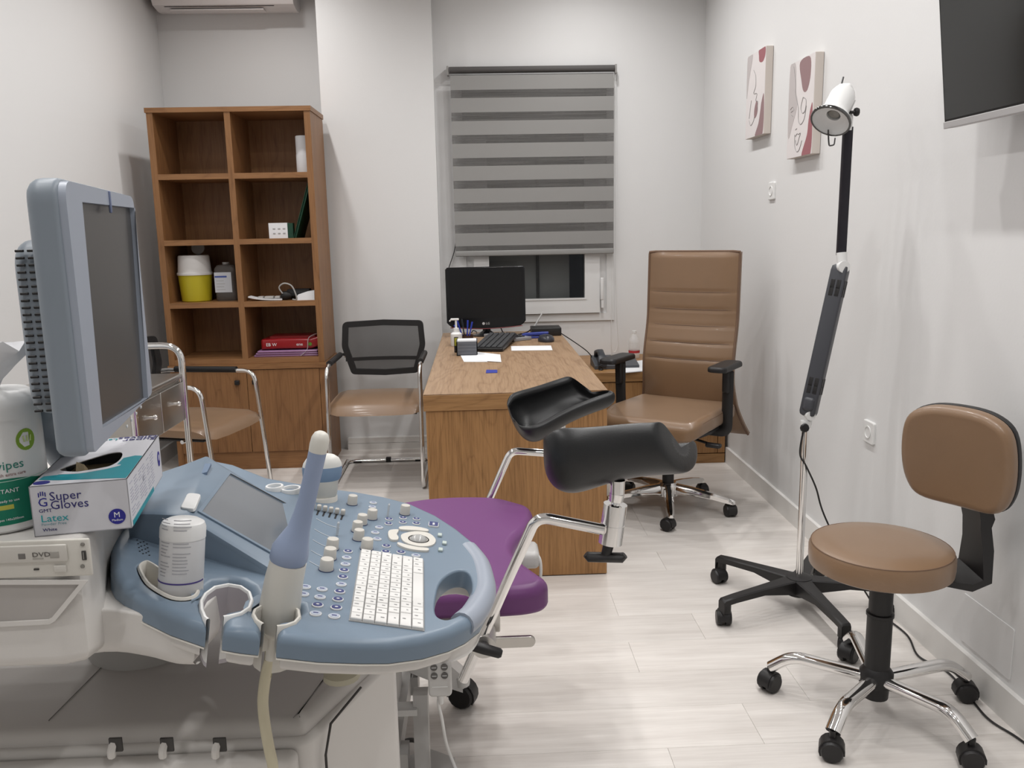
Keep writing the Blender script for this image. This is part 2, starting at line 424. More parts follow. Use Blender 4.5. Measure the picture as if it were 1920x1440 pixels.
# the rolled shutter outside the pane
es = root('exterior_shutter', None, None, (.38, YB-.1, .8)); struct(es)
sm = mat('shutter_grey', (.55, .57, .565), .5)
for a_, b_ in ((-.05, .385), (.40, .60)):
    G().rbox(((a_+b_)/2, YW+.12, 1.4), (b_-a_, .02, 1.3), .006, seg=2).obj('panel', sm, es, True)
G().span((.385, YW+.10, .8), (.40, YW+.125, 2.1)).obj('guide_rail', mat('rail_grey', (.1, .1, .1), .5), es, True)
# roller blind with solid and sheer stripes
bz1, bz0, by = py(1000, 128, YW-.045).z, py(1000, 478, YW-.04).z, YW-.045
rb = root('roller_blind', 'grey striped day-and-night roller blind over the window', 'roller blind', (.37, by, bz0))
BX0, BX1 = -.138, .866
G().cyl((BX0, by+.0, bz1-.006), (BX1, by, bz1-.006), .020, n=16).obj('roller', mat('roller_dark', (.085, .08, .078), .7), rb, True)
for bx in (BX0-.008, BX1+.008):
    G().rbox((bx, by+.01, bz1-.01), (.012, .05, .055), .004).obj('bracket', mat('bracket_grey', (.33, .32, .31), .5), rb, True)
sheer = bpy.data.materials.new('sheer_mesh'); sheer.use_nodes = True; nt = sheer.node_tree
pb = nt.nodes['Principled BSDF']; pb.inputs['Base Color'].default_value = (.16, .155, .15, 1); pb.inputs['Roughness'].default_value = .8
tc = nt.nodes.new('ShaderNodeTexCoord'); mp_ = nt.nodes.new('ShaderNodeMapping'); mp_.inputs['Scale'].default_value = (2, 1, 140); nt.links.new(tc.outputs['Object'], mp_.inputs[0])
nz = nt.nodes.new('ShaderNodeTexNoise'); nz.inputs['Scale'].default_value = 1; nt.links.new(mp_.outputs[0], nz.inputs['Vector'])
mr = nt.nodes.new('ShaderNodeMapRange'); mr.inputs['From Min'].default_value = .3; mr.inputs['From Max'].default_value = .7; mr.inputs['To Min'].default_value = .35; mr.inputs['To Max'].default_value = .75
nt.links.new(nz.outputs['Fac'], mr.inputs['Value']); nt.links.new(mr.outputs[0], pb.inputs['Alpha'])
# stripe rows measured down the blind
rows = [(141, 168), (183, 210), (226, 252), (268, 295), (310, 337), (352, 379), (394, 419), (435, 459)]
prev = 141
rowz = [(py(1000, a, by).z, py(1000, b, by).z) for a, b in rows]
def strip(z_top, z_bot, y_):
    dz = .0; return G().span((BX0+.006, y_, z_bot), (BX1-.006, y_+.0012, z_top))
lastb = None
for zt, zb_ in rowz:
    strip(zt, zb_, by-.02).obj('fabric_stripe', fab_g, rb, True)
    if lastb is not None: strip(lastb, zt, by-.02).obj('sheer_stripe', sheer, rb, True)
    lastb = zb_
strip(lastb, bz0+.03, by-.02).obj('sheer_stripe', sheer, rb, True)
G().rbox(((BX0+BX1)/2, by-.018, bz0+.016), (BX1-BX0-.01, .016, .034), .006).obj('bottom_rail', fab_g, rb, True)
G().tube(spline([(BX1+.006, by-.0, bz1-.02), (BX1+.012, by, 1.5), (BX1+.02, by+.01, .9), (BX1+.03, by+.015, .62), (BX1-.01, by+.015, .6), (BX1-.012, by+.01, .95), (BX1-.008, by, 1.5), (BX1-.002, by, bz1-.02)], 6), .0018, n=6).obj('pull_chain', white, rb, True)

# air conditioner on the recess wall
ac = root('air_conditioner', 'white split air conditioner high on the wall above the bookcase', 'air conditioner', (-1.46, YB, 2.70))
p0, p1 = -1.895, -1.06
prof = [(YB, 2.735), (YB-.05, 2.707), (YB-.12, 2.703), (YB-.21, 2.72), (YB-.232, 2.755), (YB-.232, 2.92), (YB-.2, 2.97), (YB, 2.97)]
g = G(); g.loft([[(x, a, b) for a, b in prof] for x in (p0, p1)]); g.obj('body', mat('ac_white', (.78, .74, .73), .4), ac, True)
G().tube([(p0+.03, YB-.236, 2.82), (p0+.065, YB-.195, 2.715), (p1-.12, YB-.195, 2.715), (p1-.145, YB-.236, 2.82)], .0018, n=6).obj('panel_seam', black_soft, ac, True)
G().rbox(((p0+p1)/2-.05, YB-.14, 2.702), (.56, .075, .008), .003).obj('air_flap', mat('ac_white', (0, 0, 0)), ac, True)

# downlights in the ceiling
dl = None; k = 0
for lx, ly in LIGHTS:
        if dl is None:
            dl = root('ceiling_downlight', 'small round white downlight set in the ceiling', 'light', (lx, ly, CEIL), group='ceiling downlights')
            G().lathe([(.052, 0), (.064, 0), (.064, -.006), (.05, -.010), (.05, 0)], n=20, caps=False).obj('ring', white, dl)
        else:
            c = copy_tree(dl); c.location = (lx, ly, CEIL)

# ------------------------------------------------------------------ bookcase
SX0, SX1, SY0, SY1, SH = -1.7794, -.894, 4.856, 5.243, 2.05
bc = root('bookcase', 'tall brown wooden bookcase with open cubbies above two doors', 'bookcase', ((SX0+SX1)/2, SY0, 0))
zs = [py(370, q, SY0).z for q in (331, 455, 573)]
ZB0, ZB1 = .598, .66
t = .034; DX = -1.345
for x in (SX0, SX1-t):
    G().span((x, SY0, ZB1-.03), (x+t, SY1, SH-.026)).obj('side_panel', wal_z, bc, True)
    G().span((x, SY0+.004, 0), (x+t, SY1, ZB0)).obj('side_panel', wal_z, bc, True)
G().span((SX0-.006, SY0-.006, SH-.026), (SX1+.006, SY1, SH)).obj('top_panel', wal_x, bc, True)
G().span((SX0+t, SY1-.012, ZB1), (SX1-t, SY1, SH-.026)).obj('back_panel', wal_z, bc, True)
G().span((DX-.0165, SY0, ZB1), (DX+.0165, SY1-.012, SH-.026)).obj('divider', wal_z, bc, True)
for z in zs:
    for a, b in ((SX0+t, DX-.0165), (DX+.0165, SX1-t)):
        G().span((a, SY0, z-.015), (b, SY1-.012, z+.015)).obj('shelf', wal_x, bc, True)
G().span((SX0+t, SY0, ZB1-.03), (SX1-t, SY1-.012, ZB1)).obj('shelf', wal_x, bc, True)
G().span((SX0-.008, SY0-.008, ZB0), (SX1+.008, SY1, ZB1-.031)).obj('counter_panel', wal_x, bc, True)
G().span((SX0+t, SY0+.012, .0), (SX1-t, SY0+.03, .105)).obj('plinth', wal_x, bc, True)
for a, b, kx in ((SX0+t+.002, DX-.0015, -1.40), (DX+.0015, SX1-t-.002, py(478, 715, SY0).x)):
    d = G().span((a, SY0, .108), (b, SY0+.02, ZB0-.004)).obj('door', wal_z, bc, True)
    G().rbox((kx, SY0-.01, py(478, 716, SY0).z), (.026, .02, .026), .003).obj('knob', blackp, d, True)
ZS = [zs[0]+.015, zs[1]+.015, zs[2]+.015, ZB1]

# things on the shelves
def lx(x, y, Y): return py(x, y, Y).x
q = py(567, 322, 5.02)
G().lathe([(.0, 0), (.041, 0), (.042, .004), (.042, .105), (.0405, .11), (.0405, .205), (.038, .21), (0, .21)], T(q.x+.012, 5.02, ZS[0]), n=24).obj('paper_roll', paper)
tag(bpy.data.objects['paper_roll'], 'white paper roll standing on the top right cubby of the bookcase', 'paper roll')
q0 = py(553, 447, 4.92).x
gf = root('folder', 'dark green folder leaning in a bookcase cubby beside a small white box', 'folder', (q0, 5.02, ZS[1]))
tilt = math.atan2((SX1-t-.004-q0), .31)
mm = T(q0, 4.88, ZS[1]+.001) @ RY(tilt)
gm = mat('green_cover', (.008, .055, .028), .4)
for dx in (0, .012): G().span((dx, 0, 0), (dx+.0025, .24, .315), mm).obj('cover', gm, gf, True)
G().span((.0025, .012, .004), (.012, .236, .308), mm).obj('pages', mat('page_edges', (.03, .1, .06), .7), gf, True)
a, b = lx(505, 446, 4.9), lx(540, 446, 4.9)
sb = root('small_box', 'small white carton with dark green side in the bookcase', 'box', ((a+b)/2, 4.9, ZS[1]))
hh = py(520, 418, 4.9).z-ZS[1]
G().span((a, 4.9, ZS[1]), (b, 4.955, ZS[1]+hh)).obj('carton', paper, sb, True)
G().span((b-.001, 4.905, ZS[1]), (b+.03, 4.95, ZS[1]+hh*.98)).obj('green_side', gm, sb, True)
for r_ in range(2):
    for k in range(3): G().rbox((a+.03+k*.028, 4.899, ZS[1]+hh*(.62-.3*r_)), (.014, .002, .007), .001).obj('print_mark', mat('print_grey', (.42, .42, .42), .7), sb, True)
# sharps bin
q = py(370, 565, 5.0); zz = ZS[2]
sbn = root('sharps_bin', 'yellow sharps bin with white lid and open flap in the bookcase', 'bin', (q.x, 5.0, zz))
G().lathe([(0, 0), (.078, 0), (.083, .005), (.094, .15), (.094, .155), (0, .155)], n=28).obj('tub', mat('bin_yellow', (.50, .42, .02), .4), sbn)
G().lathe([(.0, .153), (.099, .153), (.099, .165), (.093, .168), (.087, .258), (.082, .265), (0, .265)], n=28).obj('lid', mat('bin_white', (.70, .68, .66), .45), sbn)
fp = G(); fp.lathe([(0, -.003), (.037, -.003), (.038, 0), (.037, .003), (0, .003)], T(.02, .03, .305) @ RX(R(78)), n=22); fp.span((.01, .028, .262), (.03, .034, .275))
fp.obj('flap', mat('flap_grey', (.27, .25, .23), .5), sbn)
# clear bottle
a, b = lx(407, 563, 4.98), lx(447, 563, 4.98)
bt = root('plastic_bottle', 'square clear plastic bottle with white label next to the sharps bin', 'bottle', ((a+b)/2, 5.0, zz))
w2 = (b-a)/2
g = G(); g.loft([[(p[0], p[1], z) for p in rrect(-w2*s, w2*s, -.045*s, .045*s, .02)] for s, z in ((.92, 0), (1, .012), (1, .05), (.97, .055), (.97, .16), (1, .165), (1, .185), (.8, .205), (.3, .212))])
g.obj('body', mat('murky_clear', (.12, .105, .095), .16, alpha=.62), bt)
G().cyl((0, 0, .208), (0, 0, .222), .02).obj('cap', mat('cap_grey', (.3, .28, .27), .5), bt)
lb = G().span((-w2*.96, -.0466, .05), (w2*.62, -.0455, .165)).obj('label_sheet', mat('label_white', (.62, .64, .68), .6), bt)
G().span((-w2*.92, -.047, .135), (w2*.2, -.0464, .145)).obj('blue_print', mat('print_blue', (.06, .10, .35), .6), lb)
for k in range(4): G().span((-w2*.8, -.047, .115-k*.017), (w2*(-.1+.1*(k % 2)), -.0464, .118-k*.017)).obj('print_line', mat('print_grey', (0,)*3), lb)
# white gauge, cuff, pad
a, b = lx(467, 560, 4.92), lx(530, 560, 4.92); zz = ZS[2]
th = root('white_tray', 'thin white curved plastic tray with small parts lying in the bookcase', 'tray', ((a+b)/2, 4.92, zz))
G().loft([[(a+(b-a)*u, 4.90+dy, zz+h_+.018*(1-u)**3+.002) for dy, h_ in ((0, 0), (.07, 0), (.07, .007), (0, .007))] for u in [i/8 for i in range(9)]]).obj('tray', paper, th, True)
for k, (u, w_) in enumerate(((.35, .03), (.6, .05), (.85, .03))): G().rbox((a+(b-a)*u, 4.93, zz+.018), (w_, .04, .014), .004).obj('clip', mat('clip_grey', (.5, .48, .46), .4), th, True)
cx_ = lx(545, 562, 4.94)
bp_ = root('blood_pressure_cuff', 'black blood pressure cuff with looped grey tube in the bookcase', 'cuff', (cx_, 4.96, zz))
g = G(); g.loft([[(cx_+.03+sx*s, 4.97+p[1]*s, zz+.032+p[0]*s) for p in ell(0, 0, .03, .05, 14)] for sx, s in ((-.07, .5), (-.055, .9), (0, 1), (.08, 1), (.1, .6))]); g.obj('cuff', black_soft, bp_, True)
g = G(); g.loft([[(cx_-.02+dx, 4.925+p[1], zz+.026+p[0]) for p in ell(0, 0, s, s*.8, 12)] for dx, s in ((-.03, .012), (-.022, .024), (0, .025), (.02, .02), (.03, .01))]); g.obj('bulb', blackp, bp_, True)
G().tube(spline([(cx_-.035, 4.90, zz+.04), (cx_-.05, 4.89, zz+.075), (cx_-.02, 4.885, zz+.098), (cx_+.02, 4.885, zz+.085), (cx_+.04, 4.885, zz+.045), (cx_+.045, 4.89, zz+.006), (cx_+.02, 4.9, zz+.005)], 8), .0042, n=8).obj('tube', mat('tube_grey', (.42, .41, .40), .5), bp_, True)
a, b = lx(557, 562, 4.91), lx(591, 562, 4.91)
G().loft([[(a+(b-a)*u, 4.89+p[0], zz+p[1]*h_) for p in ((0, 0), (.08, 0), (.08, 1), (.01, 1))] for u, h_ in ((0, .02), (.1, .032), (.6, .048), (1, .052))]).obj('gauze_pack', paper)
tag(bpy.data.objects['gauze_pack'], 'small white wedge-shaped pack in front of the blood pressure cuff', 'pack')
# packages on the lowest open shelf
zz = ZB1
a, b = lx(476, 668, 4.90), lx(597, 668, 4.90)
pp = root('lilac_pack', 'flat lilac plastic-wrapped pack under the red package in the bookcase', 'package', ((a+b)/2, 4.95, zz))
lil = mat('lilac_wrap', (.36, .20, .37), .22)
for k in range(3):
    o_ = .012*k
    G().rbox(((a+b)/2+o_*.4, 5.0-o_*.3, zz+.006+k*.0125), (b-a-o_, .2, .0125), .006).obj('fold', lil, pp, True)
a2, b2 = lx(490, 645, 4.92), lx(597, 645, 4.92); z1 = zz+.04
rp_ = root('red_pack', 'red plastic package with white lettering and white strap in the bookcase', 'package', ((a2+b2)/2, 4.95, z1))
red = mat('red_wrap', (.30, .012, .016), .25)
g = G(); g.loft([[(x, 4.91+p[0]+j, z1+p[1]+.062+k_) for p in rrect(0, .2, -.06, 0, .012, 3)] for x, j, k_ in ((a2, .01, -.004), (a2+.01, 0, 0), (a2+.12, -.003, .003), (b2-.04, 0, .0), (b2-.004, .008, .01))]); g.obj('wrap', red, rp_, True)
G().span((a2+.05, 4.93, z1+.062), (b2-.02, 5.08, z1+.076)).obj('top_fold', mat('red_dark', (.2, .01, .012), .3), rp_, True)
text('lettering', 'EB W', .026, T(a2+.03, 4.9065, z1+.022) @ RX(pi/2), paper, rp_)
text('lettering', 'ene', .026, T(b2-.125, 4.9065, z1+.022) @ RX(pi/2), paper, rp_)
G().cyl((b2-.045, 4.905, z1+.03), (b2-.045, 4.907, z1+.03), .010).obj('leaf_mark', mat('leaf_green', (.12, .3, .03), .5), rp_, True)
G().tube(spline([(b2-.10, 4.90, zz+.004), (b2-.062, 4.898, z1+.0), (b2-.05, 4.9, z1+.066), (b2-.01, 4.95, z1+.085)], 6), .007, n=6, sy=.25).obj('strap', paper, rp_, True)

# ------------------------------------------------------------------ desk
DX0, DX1, DY0, DY1, DZ = -.2183, .4865, 3.1475, 5.12, .75
dk = root('desk', 'long light oak desk standing end-on beneath the window', 'desk', ((DX0+DX1)/2, DY0, 0))
def edgebox(g, a, b, r=.0015): 
    a, b = V(a), V(b); return g.rbox((a+b)/2, [abs(v) for v in (b-a)], r, seg=1)
edgebox(G(), (DX0, DY0+.002, DZ-.004), (DX1, DY1, DZ)).obj('desktop', oak_y, dk, True)
edgebox(G(), (DX0, DY0, DZ-.066), (DX1, DY0+.03, DZ-.0042)).obj('front_edge', oak_x, dk, True)
for x in (DX0, DX1-.03): edgebox(G(), (x, DY0+.03, DZ-.066), (x+.03, DY1, DZ-.0042)).obj('side_edge', oak_y, dk, True)
G().span((DX0+.03, DY0+.03, DZ-.03), (DX1-.03, DY1, DZ-.0045)).obj('core', oak_y, dk, True)
edgebox(G(), (DX0+.008, DY0+.006, .004), (DX1-.002, DY0+.045, DZ-.067)).obj('end_panel', oak_z, dk, True)
edgebox(G(), (DX0+.008, DY1-.05, .004), (DX1-.002, DY1-.01, DZ-.067)).obj('end_panel', oak_z, dk, True)
edgebox(G(), (DX0+.10, DY0+.045, .2), (DX0+.12, DY1-.05, DZ-.067)).obj('modesty_panel', oak_y, dk, True)

# low cabinet in the far corner
CX0, CX1, CY0, CY1, CH = .50, XR-.02, 4.703, YW-.01, .55
cb = root('low_cabinet', 'low oak cabinet with hinged doors in the corner behind the office chair', 'cabinet', ((CX0+CX1)/2, CY0, 0))
edgebox(G(), (CX0, CY0-.006, CH-.055), (CX1+.02, CY1, CH)).obj('top_panel', oak_x, cb, True)
edgebox(G(), (CX0, CY0+.012, 0), (CX1, CY1, CH-.056)).obj('body', oak_z, cb, True)
edgebox(G(), (CX0, CY0, 0), (CX1, CY0+.012, .055)).obj('plinth', oak_x, cb, True)
for a, b in ((CX0+.01, .945), (.985, CX1-.045)):
    edgebox(G(), (a, CY0, .06), (b, CY0+.011, CH-.06)).obj('door', oak_z, cb, True)
for a, b in ((.948, .982), (CX1-.042, CX1)):
    edgebox(G(), (a, CY0, .06), (b, CY0+.011, CH-.06)).obj('stile', oak_z, cb, True)

# ------------------------------------------------------------------ things on the desk
D = lambda x, y, dz=0: pz(x, y, DZ+dz)
# monitor
YM = D(912, 632).y + .04
a, b = py(835, 520, YM).x, py(985, 520, YM).x
zt, zb1 = py(910, 500, YM).z, py(912, 612, YM).z
mo = root('computer_monitor', 'black glossy flat computer monitor standing on the desk', 'monitor', ((a+b)/2, YM, DZ))
cxm = (a+b)/2
def mshape(d): 
    w2 = (b-a)/2-d; h = zt-zb1
    pts = [(-w2, -h*.42+d), (-w2+.015, -h*.5+.012+d)]+[(-w2+.03+(2*w2-.06)*k/10, -h*.5+d-.012*math.sin(pi*k/10)) for k in range(11)]+[(w2-.015, -h*.5+.012+d), (w2, -h*.42+d), (w2, h*.5-.012-d), (w2-.012, h*.5-d), (-w2+.012, h*.5-d), (-w2, h*.5-.012-d)]
    return pts
mm = T(cxm, YM, (zt+zb1)/2) @ RZ(R(4)) @ RX(pi/2-R(3))
G().prism(mshape(0), -.03, .0, rt=.006, rb=.012, m=mm).obj('casing', blackg, mo, True)
hw, hh = (b-a)/2, (zt-zb1)/2
G().prism([(-hw+.02, -hh+.05), (hw-.02, -hh+.05), (hw-.02, hh-.02), (-hw+.02, hh-.02)], .0, .0012, m=mm).obj('screen', mat('dark_screen', (.004, .004, .0045), .25), mo, True)
text('lettering', 'LG', .018, mm @ T(-.004, -hh+.012, .0008), mat('silver_print', (.5, .5, .5), .4), mo)
mr_ = G(); mr_.cyl(mm @ V((-.018, -hh+.018, .0003)), mm @ V((-.018, -hh+.018, .0012)), .008); mr_.obj('emblem', mat('silver_print', (0,)*3), mo, True)
G().tube([mm @ V((-hw+.02+(2*hw-.04)*k/10, -hh-.001-.011*sin(pi*k/10), -.004)) for k in range(11)], .003, n=6).obj('red_trim', mat('red_trim', (.2, .01, .015), .3), mo, True)
g = G(); g.loft([[(cxm+p[0], YM+.03+p[1], DZ+z) for p in ell(0, 0, rx, ry, 20)] for rx, ry, z in ((.085, .065, .0), (.085, .065, .006), (.05, .04, .014), (.024, .02, .03), (.02, .016, .1), (.022, .018, .13))])
g.obj('stand', blackg, mo, True)
# monitor cable running up the wall
tag(G().tube(spline([py(836, 520, YW-.02), py(843, 498, YW-.02), py(852, 470, YW-.02), py(856, 440, YW-.012)], 6)+[], .003, n=6).obj('monitor_cable', blackp), 'thin black cable hanging beside the blind above the monitor', 'cable')
# pump bottle
q = D(856, 650)
pu = root('pump_bottle', 'white pump dispenser bottle behind the pens on the desk', 'bottle', (q.x, q.y+.03, DZ))
h_ = py(856, 622, q.y+.03).z-DZ; zt_ = py(856, 597, q.y+.03).z-DZ
G().lathe([(0, 0), (.028, 0), (.031, .004), (.031, h_*.86), (.022, h_*.96), (.013, h_), (0, h_)], n=20).obj('body', white, pu)
G().lathe([(.015, h_), (.015, h_+.02), (.006, h_+.022), (.006, zt_-.01), (0, zt_-.01)], n=14).obj('collar', white, pu)
g = G(); g.rbox((-.006, 0, zt_-.005), (.045, .018, .011), .004); g.cyl((-.026, 0, zt_-.006), (-.034, 0, zt_-.016), .004); g.obj('nozzle', white, pu)
# pen cup with pens
q = D(876, 645); cz = py(876, 628, q.y).z
pc = root('pen_cup', 'brown mesh pen cup on the desk', 'cup', (q.x, q.y, DZ))
G().lathe([(0, 0), (.033, 0), (.035, cz-DZ), (.033, cz-DZ), (.031, .004), (0, .004)], n=20).obj('cup', mat('brown_mesh', (.06, .03, .02), .5), pc)
yq = q.y
bluepen = mat('pen_blue', (.02, .045, .4), .35)
for i, (x0, y0, x1, y1, mt, nm) in enumerate(((866, 628, 858, 604, bluepen, 'blue ballpoint pen with cap leaning far left out of the cup'), (871, 630, 866, 601, mat('pen_dark', (.015, .02, .03), .35), 'dark slim pen standing in the pen cup'), (876, 630, 877, 603, bluepen, 'upright blue ballpoint pen in the pen cup'), (880, 630, 885, 606, bluepen, 'blue ballpoint pen leaning right in the pen cup'), (864, 632, 853, 612, bluepen, 'short blue pen lying lowest over the cup rim'))):
    A, B = py(x0, y0, yq+.004*(i-2)), py(x1, y1, yq-.008+.008*i)
    d = (B-A); A = A-d*.6
    if A.z < DZ+.006: A = A+d*((DZ+.006-A.z)/d.z)
    p_ = root('pen', nm, 'pen', A, group='pens in the cup')
    G().cyl(A, B, .0036, n=8).obj('barrel', mt, p_, True)
    e = d.normalized(); G().cyl(B-e*.03, B+e*.008, .0048, n=8).obj('cap', mt, p_, True)
    G().cyl(B-e*.028+V((0, -.006, 0)), B+V((0, -.006, 0)), .0014, n=6).obj('clip', mt, p_, True)
# yellow-black highlighter tube
q = D(856, 661)
yh = root('marker_tube', 'yellow and black tube standing in front of the pump bottle', 'tube', (q.x, q.y, DZ))
G().rbox((0, 0, .04), (.022, .012, .08), .004).obj('tube', blackp, yh)
G().rbox((0, -.0065, .055), (.017, .002, .04), .001).obj('label_sheet', mat('olive_yellow', (.35, .33, .03), .5), yh)
# memo block holder
q = D(876, 667); w2 = (D(896, 666).x-D(857, 666).x)/2
mh = py(876, 637, q.y+.04).z-DZ
mb = root('memo_holder', 'dark grey memo box holding a block of white notes on the desk', 'memo holder', (q.x, q.y+.045, DZ))
gr = mat('memo_grey', (.10, .105, .12), .5)
g = G(); g.span((-w2, -.045, 0), (w2, .045, .004)); g.span((-w2, -.045, 0), (-w2+.004, .045, mh*.95)); g.span((w2-.004, -.045, 0), (w2, .045, mh*.95)); g.span((-w2, .041, 0), (w2, .045, mh)); g.span((-w2, -.045, 0), (w2, -.041, mh*.93))
g.obj('box', gr, mb)
for k in range(4): G().span((-w2+.006, -.0458, .012+k*mh*.22), (w2-.006, -.0448, .014+k*mh*.22)).obj('rib', mat('memo_rib', (.2, .2, .22), .5), mb)
G().span((-w2+.005, -.04, .005), (w2-.005, .04, mh*1.02)).obj('notes', paper, mb)
# loose sheets
def sheet(name, label, pts, z=.0008, th=.0012, mt=paper, cat='paper'):
    P_ = [D(*p) for p in pts]; c = sum((V((p.x, p.y)) for p in P_), V((0, 0)))/len(P_)
    g = G(); g.prism([(p.x-c.x, p.y-c.y) for p in P_], z, z+th)
    o = g.obj(name, mt); o.location = (c.x, c.y, DZ); return tag(o, label, cat)
sheet('note_sheet', 'white note sheet lying partly under another in front of the memo holder', [(863, 666), (897, 664), (914, 679), (870, 679)])
sheet('note_sheet', 'white note sheet lying on top, in front of the desk keyboard', [(895, 661), (938, 666), (940, 680), (893, 677)], .0024)
sheet('envelope', 'long white envelope lying to the right of the desk keyboard', [(958, 649.5), (1033, 648.5), (1036, 657), (959, 658)])
bc2 = sheet('blue_card', 'small blue card lying alone on the front of the desktop', [(912, 694), (932.5, 694), (932.5, 699.5), (911, 700)], mt=mat('card_blue', (.035, .05, .32), .5), cat='card')
# keyboard
kq = D(930, 652)
kb = root('desk_keyboard', 'black computer keyboard lying askew on the desk', 'keyboard', (kq.x, kq.y+.06, DZ), rz=R(-13))
km = T(0, 0, .004) @ RX(R(3.5)); kw, kd = .16, .42
G().prism(rrect(-kw/2, kw/2, -kd/2, kd/2, .012), .012, .028, rt=.005, rb=.002, m=km).obj('case', blackp, kb)
for sx in (-.06, .06): G().cyl((sx, .18, 0), (sx, .18, .03), .006, n=8).obj('foot', blackp, kb)
for sx in (-.06, .06): G().cyl((sx, -.19, 0), (sx, -.19, .014), .006, n=8).obj('foot', blackp, kb)
keym = mat('key_grey', (.045, .046, .05), .45)
for r_ in range(5):
    for c_ in range(14):
        G().rbox((-.06+.03*r_, -.185+.0285*c_, .031), (.025, .023, .008), .002, km, seg=1).obj('key', keym, kb)
# calculator
A, B = D(962, 641), D(998, 637)
ca = root('calculator', 'grey desk calculator with dark keys behind the envelope', 'calculator', ((A.x+B.x)/2, A.y, DZ))
cm_ = frame_m(A, B-A, V((0, 1, 0))); cw = (B-A).length; cdp = .30
G().prism(rrect(0, cw, 0, cdp, .01), .002, .018, rt=.004, m=cm_).obj('case', mat('calc_grey', (.28, .28, .29), .4), ca, True)
for r_ in range(4):
    for c_ in range(4): G().rbox((cw*(.2+.17*c_), cdp*(.14+.13*r_), .020), (cw*.13, cdp*.09, .006), .0015, cm_, seg=1).obj('key', blackp, ca, True)
G().rbox((cw*.5, cdp*.8, .019), (cw*.7, cdp*.16, .004), .001, cm_).obj('display', mat('calc_lcd', (.35, .33, .25), .3), ca, True)
# mouse
q = D(1024, 640)
ms = root('mouse', 'dark computer mouse at the right of the desk', 'mouse', (q.x, q.y, DZ))
mz = RZ(R(12))
G().loft([[(p[0]*s, p[1]*s2, z) for p in ell(0, 0, .045, .06, 20)] for s, s2, z in ((.9, .95, 0), (1, 1, .008), (.95, .95, .02), (.75, .78, .032), (.35, .4, .038))], m=mz).obj('body', mat('mouse_dark', (.035, .036, .045), .3), ms)
G().rbox((0, -.03, .034), (.006, .02, .008), .002).obj('wheel', blackp, ms)
# blue stapler / power bank
q = D(1010, 634)
bs = root('stapler', 'blue stapler lying between the calculator and the mouse', 'stapler', (q.x-.02, q.y, DZ))
blm = mat('stapler_blue', (.03, .05, .28), .35)
G().rbox((0, 0, .006), (.15, .03, .012), .004).obj('base', blm, bs)
G().loft([[(x, p[0], z+p[1]) for p in rrect(-.014, .014, 0, h_, .005, 3)] for x, z, h_ in ((-.075, .014, .012), (-.05, .014, .018), (.04, .018, .018), (.075, .022, .014))]).obj('arm', blm, bs)
# router box with antenna
A, B = D(997, 631), D(1054, 631); YR = A.y
h_ = py(1025, 615, YR).z-DZ
rt_ = root('router', 'black router box with a white antenna at the back of the desk', 'router', ((A.x+B.x)/2, YR, DZ))
w_ = B.x-A.x
G().rbox((0, .07, h_/2+.001), (w_, .14, h_), .005).obj('case', blackp, rt_)
A2, B2 = py(1000, 616, YR+.13), py(1018, 585, YR+.10)
G().cyl(A2, B2, .0055, .004, n=8).obj('antenna', white, rt_, True)
for k in range(4): G().box((-w_*.3+k*.02, -.0005, h_*.5), (.006, .002, .004)).obj('indicator', mat('led_dim', (.12, .14, .12), .4), rt_)
tag(G().tube(spline([py(938, 612, YM+.06), D(945, 625, .004)+V((0, 0, .0)), D(960, 629, .004), D(985, 624, .006), py(995, 618, YR+.1)], 8), .0035, n=6).obj('monitor_lead', blackp), 'black lead curling from the monitor to the router', 'cable')
tag(G().tube(spline([py(1052, 625, YR+.12), py(1075, 640, YR+.15), py(1100, 658, YR-.05), pz(1112, 672, CH+.02)], 8), .003, n=6).obj('phone_lead', blackp), 'thin dark lead running from the router down to the telephone', 'cable')
tag(G().tube(spline([D(884, 624, .005), D(887, 620, .02), D(893, 622, .015), D(894, 628, .005)], 6), .003, n=6).obj('cable_loop', blackp), 'small brown cable loop beside the monitor stand', 'cable')

# ------------------------------------------------------------------ things on the low cabinet
CZ = lambda x, y, dz=0: pz(x, y, CH+dz)
q = CZ(1155, 690)
ph = root('telephone', 'dark grey office telephone with corded handset on the low cabinet', 'telephone', (q.x, q.y+.05, CH))
pg = mat('phone_grey', (.075, .08, .09), .45)
g = G(); g.loft([[(x, -.09+p[0], p[1]) for p in ((0, .002), (.2, .002), (.2, .055), (.0, .02))] for x in (-.13, .13)]); g.obj('base', pg, ph)
g = G(); g.loft([[(-.085+p[0], -.10+.2*u, .048+.035*sin(pi*u)-.018*abs(2*u-1)**3+.02*u+p[1]) for p in rrect(-.022*s, .022*s, -.012*s, .016*s, .01, 3)] for u, s in ((0, 1.1), (.12, 1.25), (.22, .95), (.5, .85), (.78, .95), (.88, 1.25), (1, 1.1))]); g.obj('handset', mat('phone_dark', (.035, .038, .045), .4), ph)
for r_ in range(4):
    for c_ in range(3): G().rbox((-.01+c_*.024, -.055+r_*.022, .034+r_*.004), (.016, .013, .008), .002, seg=1).obj('key', mat('phone_key', (.25, .26, .28), .5), ph)
G().rbox((.05, .06, .056), (.12, .05, .006), .002, RX(0)).obj('display', mat('calc_lcd', (0,)*3), ph)
cl = [(-.10+.012*cos(k*.9), -.115-.004*sin(k*.9)-.01*sin(k/40*pi), .03-.05*sin(k/40*pi)+.008*sin(k*.9)) for k in range(41)]
G().tube(cl, .0028, n=6).obj('cord', blackp, ph)
q = CZ(1190, 672)
wb = root('water_bottle', 'clear ribbed plastic water bottle with red label band on the low cabinet', 'bottle', (q.x, q.y+.02, CH))
hb = py(1192, 620, q.y+.02).z-CH
